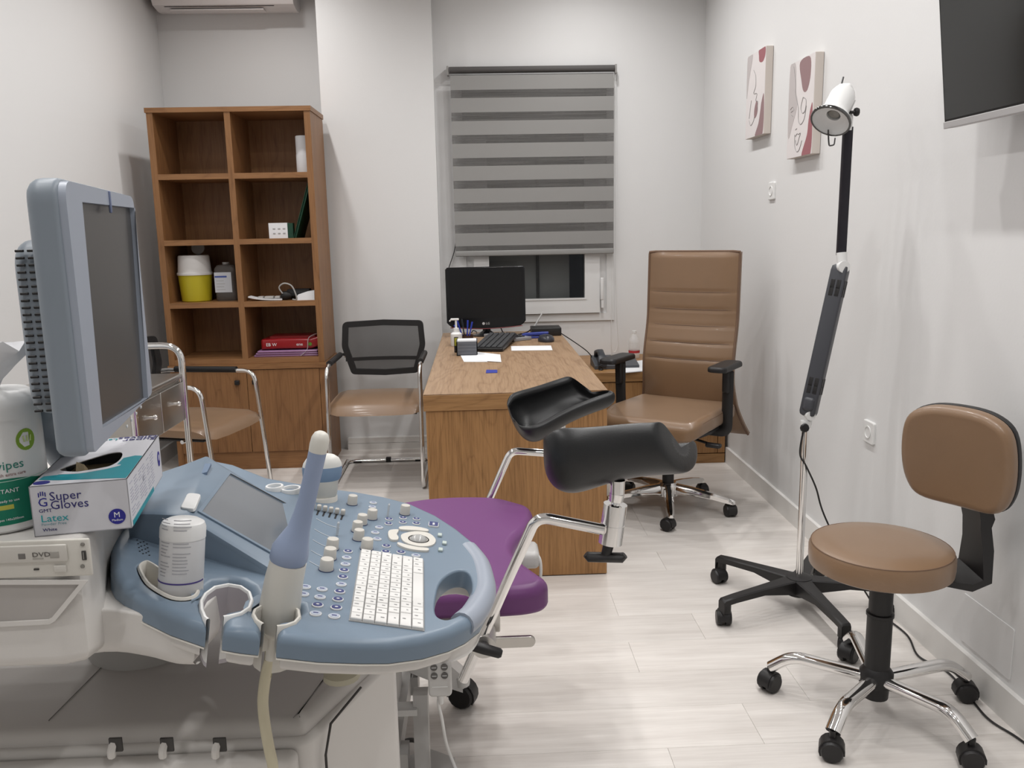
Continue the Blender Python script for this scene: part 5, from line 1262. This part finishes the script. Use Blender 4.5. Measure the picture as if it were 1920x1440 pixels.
for c_, ws in enumerate(rowkeys):
    tot = sum(ws); acc = 0; v0, v1 = c_/6+.006, (c_+1)/6-.006
    for w_ in ws:
        u0, u1 = acc/tot+.0025, (acc+w_)/tot-.0025; acc += w_
        q4 = [kp(u0, v0), kp(u0, v1), kp(u1, v1), kp(u1, v0)]
        g = G(); ctr = sum(q4, V())/4
        g.loft([[p+nP*.001 for p in q4], [p+nP*.0042 for p in q4], [ctr+(p-ctr)*.90+nP*.0052 for p in q4]]); g.obj('keyboard_key', keyw, us, True)
        if w_ < 4:
            for dv_ in ((.3, .42) if random.random() < .45 else (.62,)):
                m0 = kp((u0+u1)/2, v0+(v1-v0)*dv_)+nP*.0053; e1 = (kp(0, 1)-kp(0, 0)).normalized(); e2 = (kp(1, 0)-kp(0, 0)).normalized(); s1, s2 = random.uniform(.0012, .0026), random.uniform(.0007, .0013)
                legends.loft([[m0-e1*s1-e2*s2+nP*h_, m0+e1*s1-e2*s2+nP*h_, m0+e1*s1+e2*s2+nP*h_, m0-e1*s1+e2*s2+nP*h_] for h_ in (0, .0002)])
legends.obj('key_legends', mat('legend_grey', (.25, .25, .25), .6), us, True, kind='stuff')
U6 = lambda u, v: (560+u/5.143, 920+v/5.143)
knobm = mat('knob_ivory', (.56, .535, .49), .5)
e1 = (PM.to_3x3() @ V((1, 0, 0))); e2 = V((0, 1, 0))
for (u, v), r_ in (((515, 65), 1), ((1022, 160), 1), ((705, 205), 1), ((608, 255), 1), ((562, 325), 1), ((575, 405), 1), ((655, 495), 1.08), ((322, 495), 1.1), ((297, 590), 1.1), ((265, 695), 1.15)):
    x, y = U6(u, v); p = PP(x, y+13)
    km_ = T(*p) @ PM.to_3x3().to_4x4(); r0_ = .0094*r_
    k_ = G().lathe([(0, 0), (r0_*1.04, 0), (r0_, .003), (r0_*.95, .0165), (r0_*.86, .018), (0, .0182)], km_, n=20).obj('knob', knobm, us, True)
    G().lathe([(0, 0), (r0_*1.12, 0), (r0_*1.12, .0012), (0, .0012)], km_, n=20).obj('knob_base', mat('knob_base_blue', (.05, .07, .14), .5), k_, True)  # dark blue disc, slightly wider than its knob
oval_w = mat('button_rim', (.62, .63, .64), .45); oval_b = mat('button_navy', (.035, .045, .17), .4); oval_l = mat('button_pale', (.42, .46, .55), .45)
ov = [(475, 592, 1), (462, 652, 0), (450, 715, 0), (437, 775, 1), (425, 840, 1), (410, 910, 0), (395, 980, 1), (378, 1055, 1), (362, 1135, 1), (342, 1218, 0), (65, 935, 0), (45, 1005, 0), (225, 957, 0), (205, 1033, 0), (182, 1110, 1), (163, 1192, 0),
      (718, 122, 0), (710, 163, 0), (870, 280, 1), (865, 325, 1), (1005, 268, 1), (1003, 312, 1), (1135, 278, 1), (1133, 322, 1), (775, 360, 0), (737, 410, 0), (757, 472, 0), (845, 540, 1), (838, 595, 1), (985, 600, 1), (1130, 632, 0)]
for u, v, dk_ in ov:
    x, y = U6(u, v); p = PP(x, y); s_ = .0072+.0012*max(0, (v-300)/900)
    mm_ = T(*p) @ PM.to_3x3().to_4x4()
    b_ = G().prism(ell(0, 0, s_, s_*.92, 18), 0, .0022, rt=.001, m=mm_, seg=2).obj('panel_button', oval_w, us, True)
    f_ = G().prism(ell(0, 0, s_*.80, s_*.70, 16), .002, .0027, m=mm_).obj('button_face', oval_b if dk_ else oval_l, b_, True)
    if dk_: G().prism(ell(0, 0, s_*.3, s_*.22, 8), .0026, .003, m=mm_).obj('button_symbol', oval_w, b_, True)
    else: G().prism(rrect(-s_*.42, s_*.42, -s_*.14, s_*.14, .0006, 2), .0026, .003, m=mm_).obj('button_symbol', oval_b, b_, True)
def ppoly(pts, z0, z1, mt, name, r_=.001, parent=us):
    P_ = [PMI @ PP(*U6(*q)) for q in pts]; pl = spline([(p.x, p.y, 0) for p in P_], 4, True)
    return G().prism([(p.x, p.y) for p in pl], z0, z1, rt=r_, m=PM, seg=2).obj(name, mt, parent, True)
ppoly([(970, 365), (1060, 358), (1170, 370), (1245, 390), (1240, 408), (1150, 400), (1050, 395), (975, 388)], 0, .004, ivory, 'trackball_key')
ppoly([(870, 400), (950, 390), (962, 405), (945, 435), (962, 465), (950, 490), (890, 488), (862, 450)], 0, .004, ivory, 'trackball_key')
ppoly([(958, 515), (1040, 538), (1140, 560), (1245, 572), (1240, 595), (1130, 590), (1030, 570), (955, 535)], 0, .004, ivory, 'trackball_key')
ppoly([(985, 440), (1060, 412), (1160, 405), (1260, 425), (1320, 480), (1300, 530), (1220, 550), (1110, 540), (1010, 500)], 0, .003, ivory, 'trackball_ring')
p = PP(*U6(1155, 482)); mm_ = T(*p) @ PM.to_3x3().to_4x4()
G().lathe([(.0185, .0032), (.0175, .0042), (.016, .0034)], mm_, n=24, caps=False).obj('trackball_rim', blackp, us, True)
G().sphere((0, 0, -.002), .0165, mm_, n=22, sc=(1, 1, .75)).obj('trackball', mat('trackball_grey', (.42, .42, .41), .15), us, True)
for u, v in ((1360, 438), (1405, 515), (1367, 580)):
    p = PP(*U6(u, v)); G().rbox((0, 0, .002), (.0075, .012, .004), .001, T(*p) @ PM.to_3x3().to_4x4()).obj('soft_key', mat('mint_key', (.50, .57, .54), .45), us, True)
p = PP(*U6(1300, 335)); mm_ = T(*p) @ PM.to_3x3().to_4x4()
b_ = G().prism(rrect(-.0095, .0095, -.0115, .0115, .003), 0, .003, rt=.001, m=mm_, seg=2).obj('freeze_key', oval_w, us, True)
G().prism(rrect(-.008, .008, -.010, .010, .002), .0028, .0036, m=mm_).obj('key_face', oval_b, b_, True)
G().prism(rrect(-.002, .002, -.007, .004, .001), .0035, .004, m=mm_).obj('key_symbol', oval_w, b_, True)
for k in range(6):
    x, y = 586+k*11.2, 956.5+k*2.2
    p = PP(x, y); mm_ = T(*p) @ PM.to_3x3().to_4x4() @ RZ(R(2))
    s_ = G().rbox((.0, -.010, .0004), (.0032, .022, .0012), .0004, mm_, seg=1).obj('slider_slot', blackp, us, True)
    G().rbox((0, .004, .006), (.008, .009, .011), .0025, mm_).obj('slider_cap', knobm, s_, True)
for k in range(5):
    pts = [PP(593+a-k*3.2, 974+b+k*20, .0006) for a, b in ((0, -2), (12, 5), (28, 12), (44, 16))]
    G().tube(spline(pts, 4), .0007, n=4).obj('printed_line', mat('pale_line', (.62, .66, .70), .5), us, True)
for (x, y) in ((632, 994), (727, 958)):
    p = PP(x, y+10); g = G(); g.rbox((0, 0, .012), (.004, .008, .024), .0015, T(*p) @ PM.to_3x3().to_4x4()); g.obj('toggle', mat('clear_toggle', (.6, .62, .63), .1, alpha=.55), us, True)

# ---- monitor of the machine
N0, F0 = V((-.474, 1.0, 0)), V((-.5465, 1.385, 0)); zb0, zt0 = 1.097, 1.426
wdir = (F0-N0).normalized(); W0 = (F0-N0).length; H0 = zt0-zb0
mn = wdir.cross(V((0, 0, 1)))                         # outward, towards +x
mm_ = frame_m((N0.x, N0.y, zb0), wdir, (0, 0, 1))     # local z = outward
out_m = fillet([(0, 0, 0), (W0, .003, 0), (W0, H0-.003, 0), (0, H0, 0)], [.012, .02, .028, .03], 6, True)
out_m = [(p.x, p.y) for p in out_m]
mi_ = mm_.inverted()
def MPx(x, y): return mi_ @ lift(x, y, mn, mn.dot(N0))
scr = [MPx(*q) for q in ((141, 379), (243, 390), (268, 748), (180, 803))]; scr = [(p.x, p.y) for p in scr]
G().prism(out_m, -.036, 0, rt=.006, rb=.016, m=mm_, seg=4, holes=()).obj('monitor_case', mong, us, True)
# bezel ring in blue around the sunk screen
so, bo_ = ccw(scr), offset2(ccw(out_m), .004)
g = G(); o3 = G()
def ring_between(outer, inner, z0, z1, m, sink):
    """flat frame between two outlines that share a centre, its inner edge sunk"""
    c = sum((V(p) for p in inner), V((0, 0)))/len(inner)
    angs = sorted({round(math.atan2(p[1]-c.y, p[0]-c.x), 5) for p in list(outer)+list(inner)})
    def hit(poly, a):
        d = V((cos(a), sin(a))); best = None
        for i in range(len(poly)):
            p, q = V(poly[i-1])-c, V(poly[i])-c; e = q-p; den = d.x*e.y-d.y*e.x
            if abs(den) < 1e-12: continue
            t_ = (p.x*e.y-p.y*e.x)/den; u = (p.x*d.y-p.y*d.x)/den
            if t_ > 0 and -1e-4 <= u <= 1+1e-4 and (best is None or t_ > best): best = t_
        return c+d*best
    O_ = [hit(outer, a) for a in angs]; I_ = [hit(inner, a) for a in angs]
    g = G(); g.loft([[m @ V((p.x, p.y, z)) for p in L_] for L_, z in ((O_, z0), (O_, z1), (I_, z1), (I_, z1-sink))], caps=False)
    return g
ring_between(bo_, so, -.001, .008, mm_, .0075).obj('monitor_bezel', greyblue, us, True)
G().prism(so, .0002, .0008, m=mm_).obj('monitor_screen', mat('sleeping_screen', (.055, .053, .052), .32, spec=.5), us, True)
G().rbox((W0*.56, H0-.021, .0085), (.004, .03, .004), .0015, mm_).obj('emblem', mat('emblem_blue', (.16, .19, .30), .4), us, True)
for k in range(4): 
    q = MPx(226+k*9, 800-k*12); G().rbox((q.x, q.y, .0085), (.006, .004, .002), .0008, mm_).obj('monitor_button', oval_w, us, True)
# vented back shell
bk = fillet([(.05, .045, 0), (W0-.04, .045, 0), (W0-.04, H0-.07, 0), (.05, H0-.07, 0)], .04, 6, True); bk = [(p.x, p.y) for p in bk]
G().prism([(.03+(p[0]-.05), p[1]) for p in bk], -.066, -.03, rt=.002, rb=.016, m=mm_, seg=4).obj('monitor_back', mong, us, True)
for k in range(24):
    zz_ = .055+k*.0083
    for zc_ in (-.042, -.055): G().rbox((.0302, zz_, zc_), (.003, .0030, .0095), .0006, mm_, seg=1).obj('vent_slot', blackp, us, True)
g = G(); A = mm_ @ V((W0*.5, .06, -.055)); g.tube(fillet([A, A+V((-.06, 0, -.04)), V((-.62, 1.28, 1.0)), V((-.62, 1.28, .97))], .04, 5), .026, n=14); g.obj('monitor_arm', mong, us, True)

# ------------------------------------------------------------------ things on the machine
def text_cyl(name, body, size, r_, cm_, mt, parent, u0, v0, align='LEFT', sx=1, tilt=0):
    """lettering wrapped round an upright cylinder of radius r_; u0 is the angle (radians) of its start"""
    o = text(name, body, size, M(), mt, parent, world=False, align=align, sx=sx)
    inv = WM.get(parent.name, M()).inverted()
    for v in o.data.vertices:
        a = u0+v.co.x/r_; z = v0+v.co.y; rr = r_+.0004+v.co.z
        v.co = inv @ (cm_ @ V((rr*sin(a), -rr*cos(a), z)))
    return o
def patch_cyl(name, r_, a0, a1, z0, z1, cm_, mt, parent, n=16, th=.0004, top=None):
    g = G(); k = [a0+(a1-a0)*i/n for i in range(n+1)]; f = top or (lambda a: 0)
    g.loft([[cm_ @ V((r_*sin(a), -r_*cos(a), z0)), cm_ @ V(((r_+th)*sin(a), -(r_+th)*cos(a), z0)), cm_ @ V(((r_+th)*sin(a), -(r_+th)*cos(a), z1+f(a))), cm_ @ V((r_*sin(a), -r_*cos(a), z1+f(a)))] for a in k])
    return g.obj(name, mt, parent, True)
# glove box
gz = .9755
BR, BL = pz(247.5, 990, gz), pz(65, 1007, gz); gd = V((-.02, .26, 0))
xd = (BR-BL); xd.z = 0; gw = xd.length; yd = V((-xd.y, xd.x, 0)).normalized(); gl_ = .255; gh = .068
gb = root('glove_box', 'open white and teal latex glove carton lying beneath the machine monitor', 'glove box', (BL.x, BL.y, gz))
bm_ = frame_m(BL, xd, yd)
hole_g = [(p.x, p.y) for p in spline([(.018, .075, 0), (.03, .105, 0), (.05, .135, 0), (.068, .155, 0), (.082, .152, 0), (.088, .12, 0), (.085, .085, 0), (.07, .062, 0), (.045, .058, 0)], 4, True)]
bo_g = [(0, 0), (gw, 0), (gw, gl_), (0, gl_)]
g = G(); b = g.b
g.span((0, 0, 0), (gw, .0012, gh), bm_); g.span((0, gl_-.0012, 0), (gw, gl_, gh), bm_); g.span((0, 0, 0), (.0012, gl_, gh), bm_); g.span((gw-.0012, 0, 0), (gw, gl_, gh), bm_); g.span((0, 0, 0), (gw, gl_, .0012), bm_)
g.obj('carton', carton, gb, True)
G().prism(bo_g, gh-.0012, gh, holes=[hole_g], m=bm_, hole_r=0).obj('carton_top', carton, gb, True)
G().prism([(.012, .05), (gw-.012, .05), (gw-.012, .18), (.012, .18)], .003, gh-.022, m=bm_).obj('gloves', mat('latex_cream', (.55, .45, .30), .7, bump=.8, bscale=60), gb, True)
g = G(); g.loft([[bm_ @ V(p) for p in ((.03, .085, .03), (.05, .075, .03), (.048, .08, gh+.004), (.036, .09, gh+.006))], [bm_ @ V(p) for p in ((.03, .1, .03), (.05, .09, .03), (.05, .088, gh-.004), (.038, .1, gh))]]); g.obj('glove_end', mat('latex_cream', (0,)*3), gb, True)
# printed top: teal field
tl = [(p.x, p.y) for p in spline([(.004, .030, 0), (.03, .020, 0), (.065, .014, 0), (.1, .008, 0), (gw-.002, .004, 0)], 5)]+[(gw-.0015, .02), (gw-.0015, .12), (gw-.012, .125), (.092, .115), (.09, .075), (.07, .052), (.045, .05), (.006, .045)]
G().prism(tl, gh+.0001, gh+.0005, m=bm_).obj('teal_print', teal, gb, True)
G().prism([(p.x, p.y) for p in spline([(.022, .05, 0), (.05, .045, 0), (.075, .055, 0), (.09, .066, 0), (.096, .075, 0), (.088, .076, 0), (.074, .066, 0), (.05, .056, 0)], 3, True)], gh+.0004, gh+.0009, m=bm_).obj('hand_print', carton, gb, True)
tf = bm_ @ T(0, 0, gh+.0008)
text('lettering', 'Super\nGloves', .021, tf @ T(.118, .236, 0) @ RZ(R(180)) @ M.Identity(4), navy, gb, space=.75)
text('lettering', 'Latex', .016, tf @ T(.06, .245, 0) @ RZ(R(180)), teal_l, gb)
G().prism(ell(.012, .013, .010, .008, 18), gh+.0001, gh+.0008, m=bm_).obj('size_mark', blue_dot, gb, True)
# printed end face
ef = bm_ @ RX(pi/2) @ T(0, .0035, .0002)                # local x along the end, y up, z towards the camera
text('lettering', 'Super\nGloves', .0165, ef @ T(.0225, .0435, 0), navy, gb, space=.72)
text('lettering', 'GMT', .0065, ef @ T(.0085, .0285, 0), navy, gb, sx=1.15)
text('lettering', 'G', .0165, ef @ T(.0085, .0365, 0), blue_dot, gb)
for k in range(4): G().rbox((.0105+k*.0026, .0515+(.0006, .0022, .0022, .001)[k], .0002), (.0013, .006, .0006), .0003, ef, seg=1).obj('emblem_finger', blue_dot, gb, True)
text('lettering', 'Latex', .0135, ef @ T(.0095, .0155, 0), teal_l, gb, sx=1.1)
text('lettering', 'Powder Free', .0052, ef @ T(.0095, .0105, 0), mat('pale_teal', (.3, .45, .5), .5), gb, sx=1.1)
text('lettering', 'White', .0058, ef @ T(.0105, .0028, 0), navy, gb, sx=1.15)
d_ = G().prism(ell(gw-.0165, .0145, .0105, .0105, 24), 0, .0005, m=ef).obj('size_mark', blue_dot, gb, True)
text('lettering', 'M', .0105, ef @ T(gw-.0165, .0135, .0005), paper, d_, align='CENTER')
text('lettering', 'Medium', .0042, ef @ T(gw-.0165, .0085, .0005), paper, d_, align='CENTER')
# long side print
sf = bm_ @ T(gw, 0, 0) @ M(((0, 0, 1, 0), (1, 0, 0, 0), (0, 1, 0, 0), (0, 0, 0, 1))) @ T(0, 0, .0002)
pg_ = mat('fine_print', (.42, .42, .50), .6)
fine = G()
for blk in range(3):
    for r_ in range(11):
        y_ = .057-r_*.0044
        for seg in range(2):
            x_ = .012+blk*.062+seg*.028; L_ = random.uniform(.014, .026)
            if random.random() < .86: fine.span((x_, y_, 0), (x_+L_, y_+.0011, .0003), sf)
fine.obj('fine_print', pg_, gb, True, kind='stuff')
G().span((.01, .0, 0), (.17, .007, .0004), sf).obj('teal_strip', teal, gb, True)
G().prism(ell(.233, .034, .0095, .012, 20), 0, .0005, m=sf).obj('size_mark', blue_dot, gb, True)
G().prism(ell(.233, .036, .004, .005, 14), .0004, .0008, m=sf).obj('size_mark_centre', carton, gb, True)
text('lettering', 'CE', .009, sf @ T(.098, .036, 0), mat('print_grey2', (.3, .3, .36), .6), gb)
# wipes tub
wx, wy, wr = -.652, 1.13, .056
wt = root('wipes_tub', 'white wipes tub with green band and tissue at the left edge', 'tub', (wx, wy, .975))
cm_ = T(wx, wy, .976)
G().lathe([(0, 0), (wr-.004, 0), (wr, .004), (wr, .152), (0, .152)], cm_, n=40).obj('body', white, wt, True)
G().lathe([(0, .150), (wr+.001, .150), (wr+.001, .164), (wr-.002, .176), (wr-.012, .184), (.02, .187), (0, .187)], cm_, n=40).obj('lid', white, wt, True)
green = mat('label_green', (.0, .19, .11), .42)
patch_cyl('green_band', wr, R(-100), R(110), .012, .062, cm_, green, wt, 40, top=lambda a: .012*sin(a*1.3+.9))
patch_cyl('pale_wave', wr+.0004, R(-100), R(110), .070, .0708, cm_, mat('wave_mint', (.5, .72, .62), .5), wt, 40, th=.0002)
lime = mat('leaf_lime', (.22, .38, .02), .45)
g = G(); A_ = R(66); g.loft([[cm_ @ V(((wr+h_)*sin(A_+p[0]/wr), -(wr+h_)*cos(A_+p[0]/wr), .121+p[1])) for p in ell(0, 0, .0135, .0145, 22)] for h_ in (.0, .0006)]); lf = g.obj('leaf_emblem', lime, wt, True)
for k in range(3): 
    g = G(); g.loft([[cm_ @ V(((wr+h_)*sin(A_+(p[0]+.0015)/wr), -(wr+h_)*cos(A_+(p[0]+.0015)/wr), .118+p[1])) for p in [(-.0012+.004*(k-1), 0), (.0012+.004*(k-1), 0), (.0008+.009*(k-1)*.6, .008), (-.0008+.009*(k-1)*.6, .008)]] for h_ in (.0006, .0009)]); g.obj('leaf_vein', mat('leaf_pale', (.6, .72, .3), .5), lf, True)
text_cyl('lettering', 'wipes', .0165, wr, cm_, mat('wipes_green', (.02, .22, .17), .5), wt, R(20), .086)
text_cyl('lettering', 'with extra care', .006, wr, cm_, mat('rose_print', (.4, .25, .25), .5), wt, R(22), .077)
text_cyl('lettering', 'DISINFECTANT', .0078, wr+.0005, cm_, paper, wt, R(-8), .055, sx=1.05)
text_cyl('lettering', 'ready to use', .005, wr+.0005, cm_, paper, wt, R(22), .043)
patch_cyl('yellow_tag', wr+.0004, R(5), R(40), .033, .039, cm_, mat('tag_yellow', (.5, .5, .08), .5), wt, 8)
text_cyl('lettering', '100 wipes 140x200mm', .0042, wr+.0005, cm_, paper, wt, R(10), .018)
# tissue sheet sticking out of the lid
tis = []
for k in range(6):
    u = k/5; rr = (.012, .014, .022, .03, .034, .026)[k]
    tis.append([cm_ @ V((.012*u+.018*u*u+rr*cos(2*pi*j/10)*(1+.25*sin(3*j+k)), -.01*u+rr*.45*sin(2*pi*j/10), .186+.058*u+.008*sin(j*2+k)*u)) for j in range(10)])
G().loft(tis).obj('tissue', mat('tissue_white', (.76, .76, .78), .9), wt, True, ang=60)
# gel bottle
A, B = PP(329, 1112, -.045), py(344, 974, 1.165); axg = (B-A); lg = axg.length
A = PP(333, 1100)+V((0, 0, -.035)); B = py(344, 974, A.y+.012); axg = B-A; lg = axg.length
ge = root('gel_bottle', 'white round bottle leaning in the cup holder of the machine', 'bottle', A)
bm2 = frame_m(A, V((0, 0, 1)).cross(axg).cross(axg)*-1 if False else V((1, 0, -.1)), V((0, 1, 0)))
zz_ = axg.normalized(); xx_ = V((1, 0, 0)); xx_ = (xx_-zz_*xx_.dot(zz_)).normalized(); yy_ = zz_.cross(xx_)
bm2 = M(((xx_.x, yy_.x, zz_.x, A.x), (xx_.y, yy_.y, zz_.y, A.y), (xx_.z, yy_.z, zz_.z, A.z), (0, 0, 0, 1)))
gr_ = .0298
G().lathe([(0, 0), (gr_-.003, 0), (gr_, .004), (gr_, lg-.022), (0, lg-.022)], bm2, n=32).obj('body', mat('bottle_white', (.72, .72, .73), .38), ge, True)
G().lathe([(0, lg-.024), (gr_+.0006, lg-.024), (gr_+.0006, lg-.010), (gr_-.002, lg-.003), (gr_-.009, lg+.001), (0, lg+.002)], bm2, n=32).obj('cap', white, ge, True)
patch_cyl('purple_line', gr_, R(-90), R(90), .0455, .0475, bm2, mat('purple_line', (.07, .05, .22), .5), ge, 24)
fp2 = G()
for r_ in range(18):
    z_ = .056+r_*.0046
    for a0_, a1_ in ((-45, -12), (-5, 40)):
        if random.random() < .85:
            e_ = a1_-random.uniform(0, 14); k_ = [R(a0_)+(R(e_)-R(a0_))*i/5 for i in range(6)]
            fp2.loft([[bm2 @ V(((gr_+h_)*sin(a), -(gr_+h_)*cos(a), z_+dz)) for h_, dz in ((.0001, 0), (.0004, 0), (.0004, .0011), (.0001, .0011))] for a in k_])
fp2.obj('fine_print', mat('bottle_print', (.42, .42, .45), .6), ge, True, kind='stuff')
# transvaginal probe: long shaft
yq = 1.10
def Q(x, y, d=0): return py(x, y, yq+d)
k1 = yq/1580/cos(PITCH)
pr = root('long_probe', 'long slim blue-shafted ultrasound probe standing in the near holder', 'ultrasound probe', Q(520, 1180))
ivp = mat('probe_ivory', (.66, .64, .585), .42); blp = mat('probe_blue', (.27, .33, .47), .42)
def limb(pts, mt, name, n=20, el=1):
    g = G(); g.tube([Q(a, b) for a, b, _ in pts], [w_/2*k1 for _, _, w_ in pts], n=n, sy=el); return g.obj(name, mt, pr, True, ang=50)
limb([(508, 1235, 24), (512, 1195, 26), (518, 1184, 60), (521, 1174, 80), (526, 1130, 79), (533, 1085, 74), (541, 1052, 70)], ivp, 'handle')
limb([(540, 1056, 64), (541, 1046, 73), (545, 1030, 72), (552, 1012, 58), (560, 992, 44), (568, 965, 37), (576, 935, 34), (586, 890, 33.5), (596, 845, 34)], blp, 'shaft')
limb([(595.5, 847, 34.2), (598, 835, 35.5), (601, 822, 34), (603, 813, 26), (604, 809.5, 14)], ivp, 'tip')
G().tube(spline([Q(508, 1232), Q(500, 1260), Q(495, 1290), Q(493, 1320), Q(497, 1360), Q(505, 1405), Q(512, 1440), Q(515, 1500)], 8), .0078, n=12).obj('cable', mat('probe_cable', (.60, .55, .40), .5), pr, True)
limb([(508, 1215, 22), (505, 1240, 20), (501, 1268, 17)], mat('strain_olive', (.33, .30, .17), .5), 'strain_relief', n=12)
# convex probe in the far holder
p0 = PP(606, 936)
yq2 = p0.y; k2 = (p0-CAMP).dot(FW)/FPX
cp = root('convex_probe', 'wide ivory and blue ultrasound probe in the far holder', 'ultrasound probe', p0)
def CQ(x, y): return py(x, y, yq2)
def cring(x, y, w_, d_): 
    c = CQ(x, y); return [c+V((w_/2*k2*cos(2*pi*j/24), d_/2*k2*sin(2*pi*j/24), 0)) for j in range(24)]
G().loft([cring(607, 952, 22, 20), cring(607, 940, 40, 34), cring(606, 925, 52, 40), cring(604, 905, 60, 42), cring(603.5, 897, 66, 42)]).obj('handle', ivp, cp, True)
G().loft([cring(603.5, 899, 66, 42), cring(604, 893, 72, 43), cring(604, 880, 74.5, 42), cring(604, 874, 73.5, 40)]).obj('band', mat('band_blue', (.20, .29, .42), .4), cp, True)
G().loft([cring(604, 875, 73.5, 40), cring(604.5, 868, 71, 38), cring(605, 859, 60, 32), cring(605, 853, 42, 22), cring(605, 850.5, 18, 9)]).obj('lens', mat('lens_ivory', (.74, .73, .69), .35), cp, True)
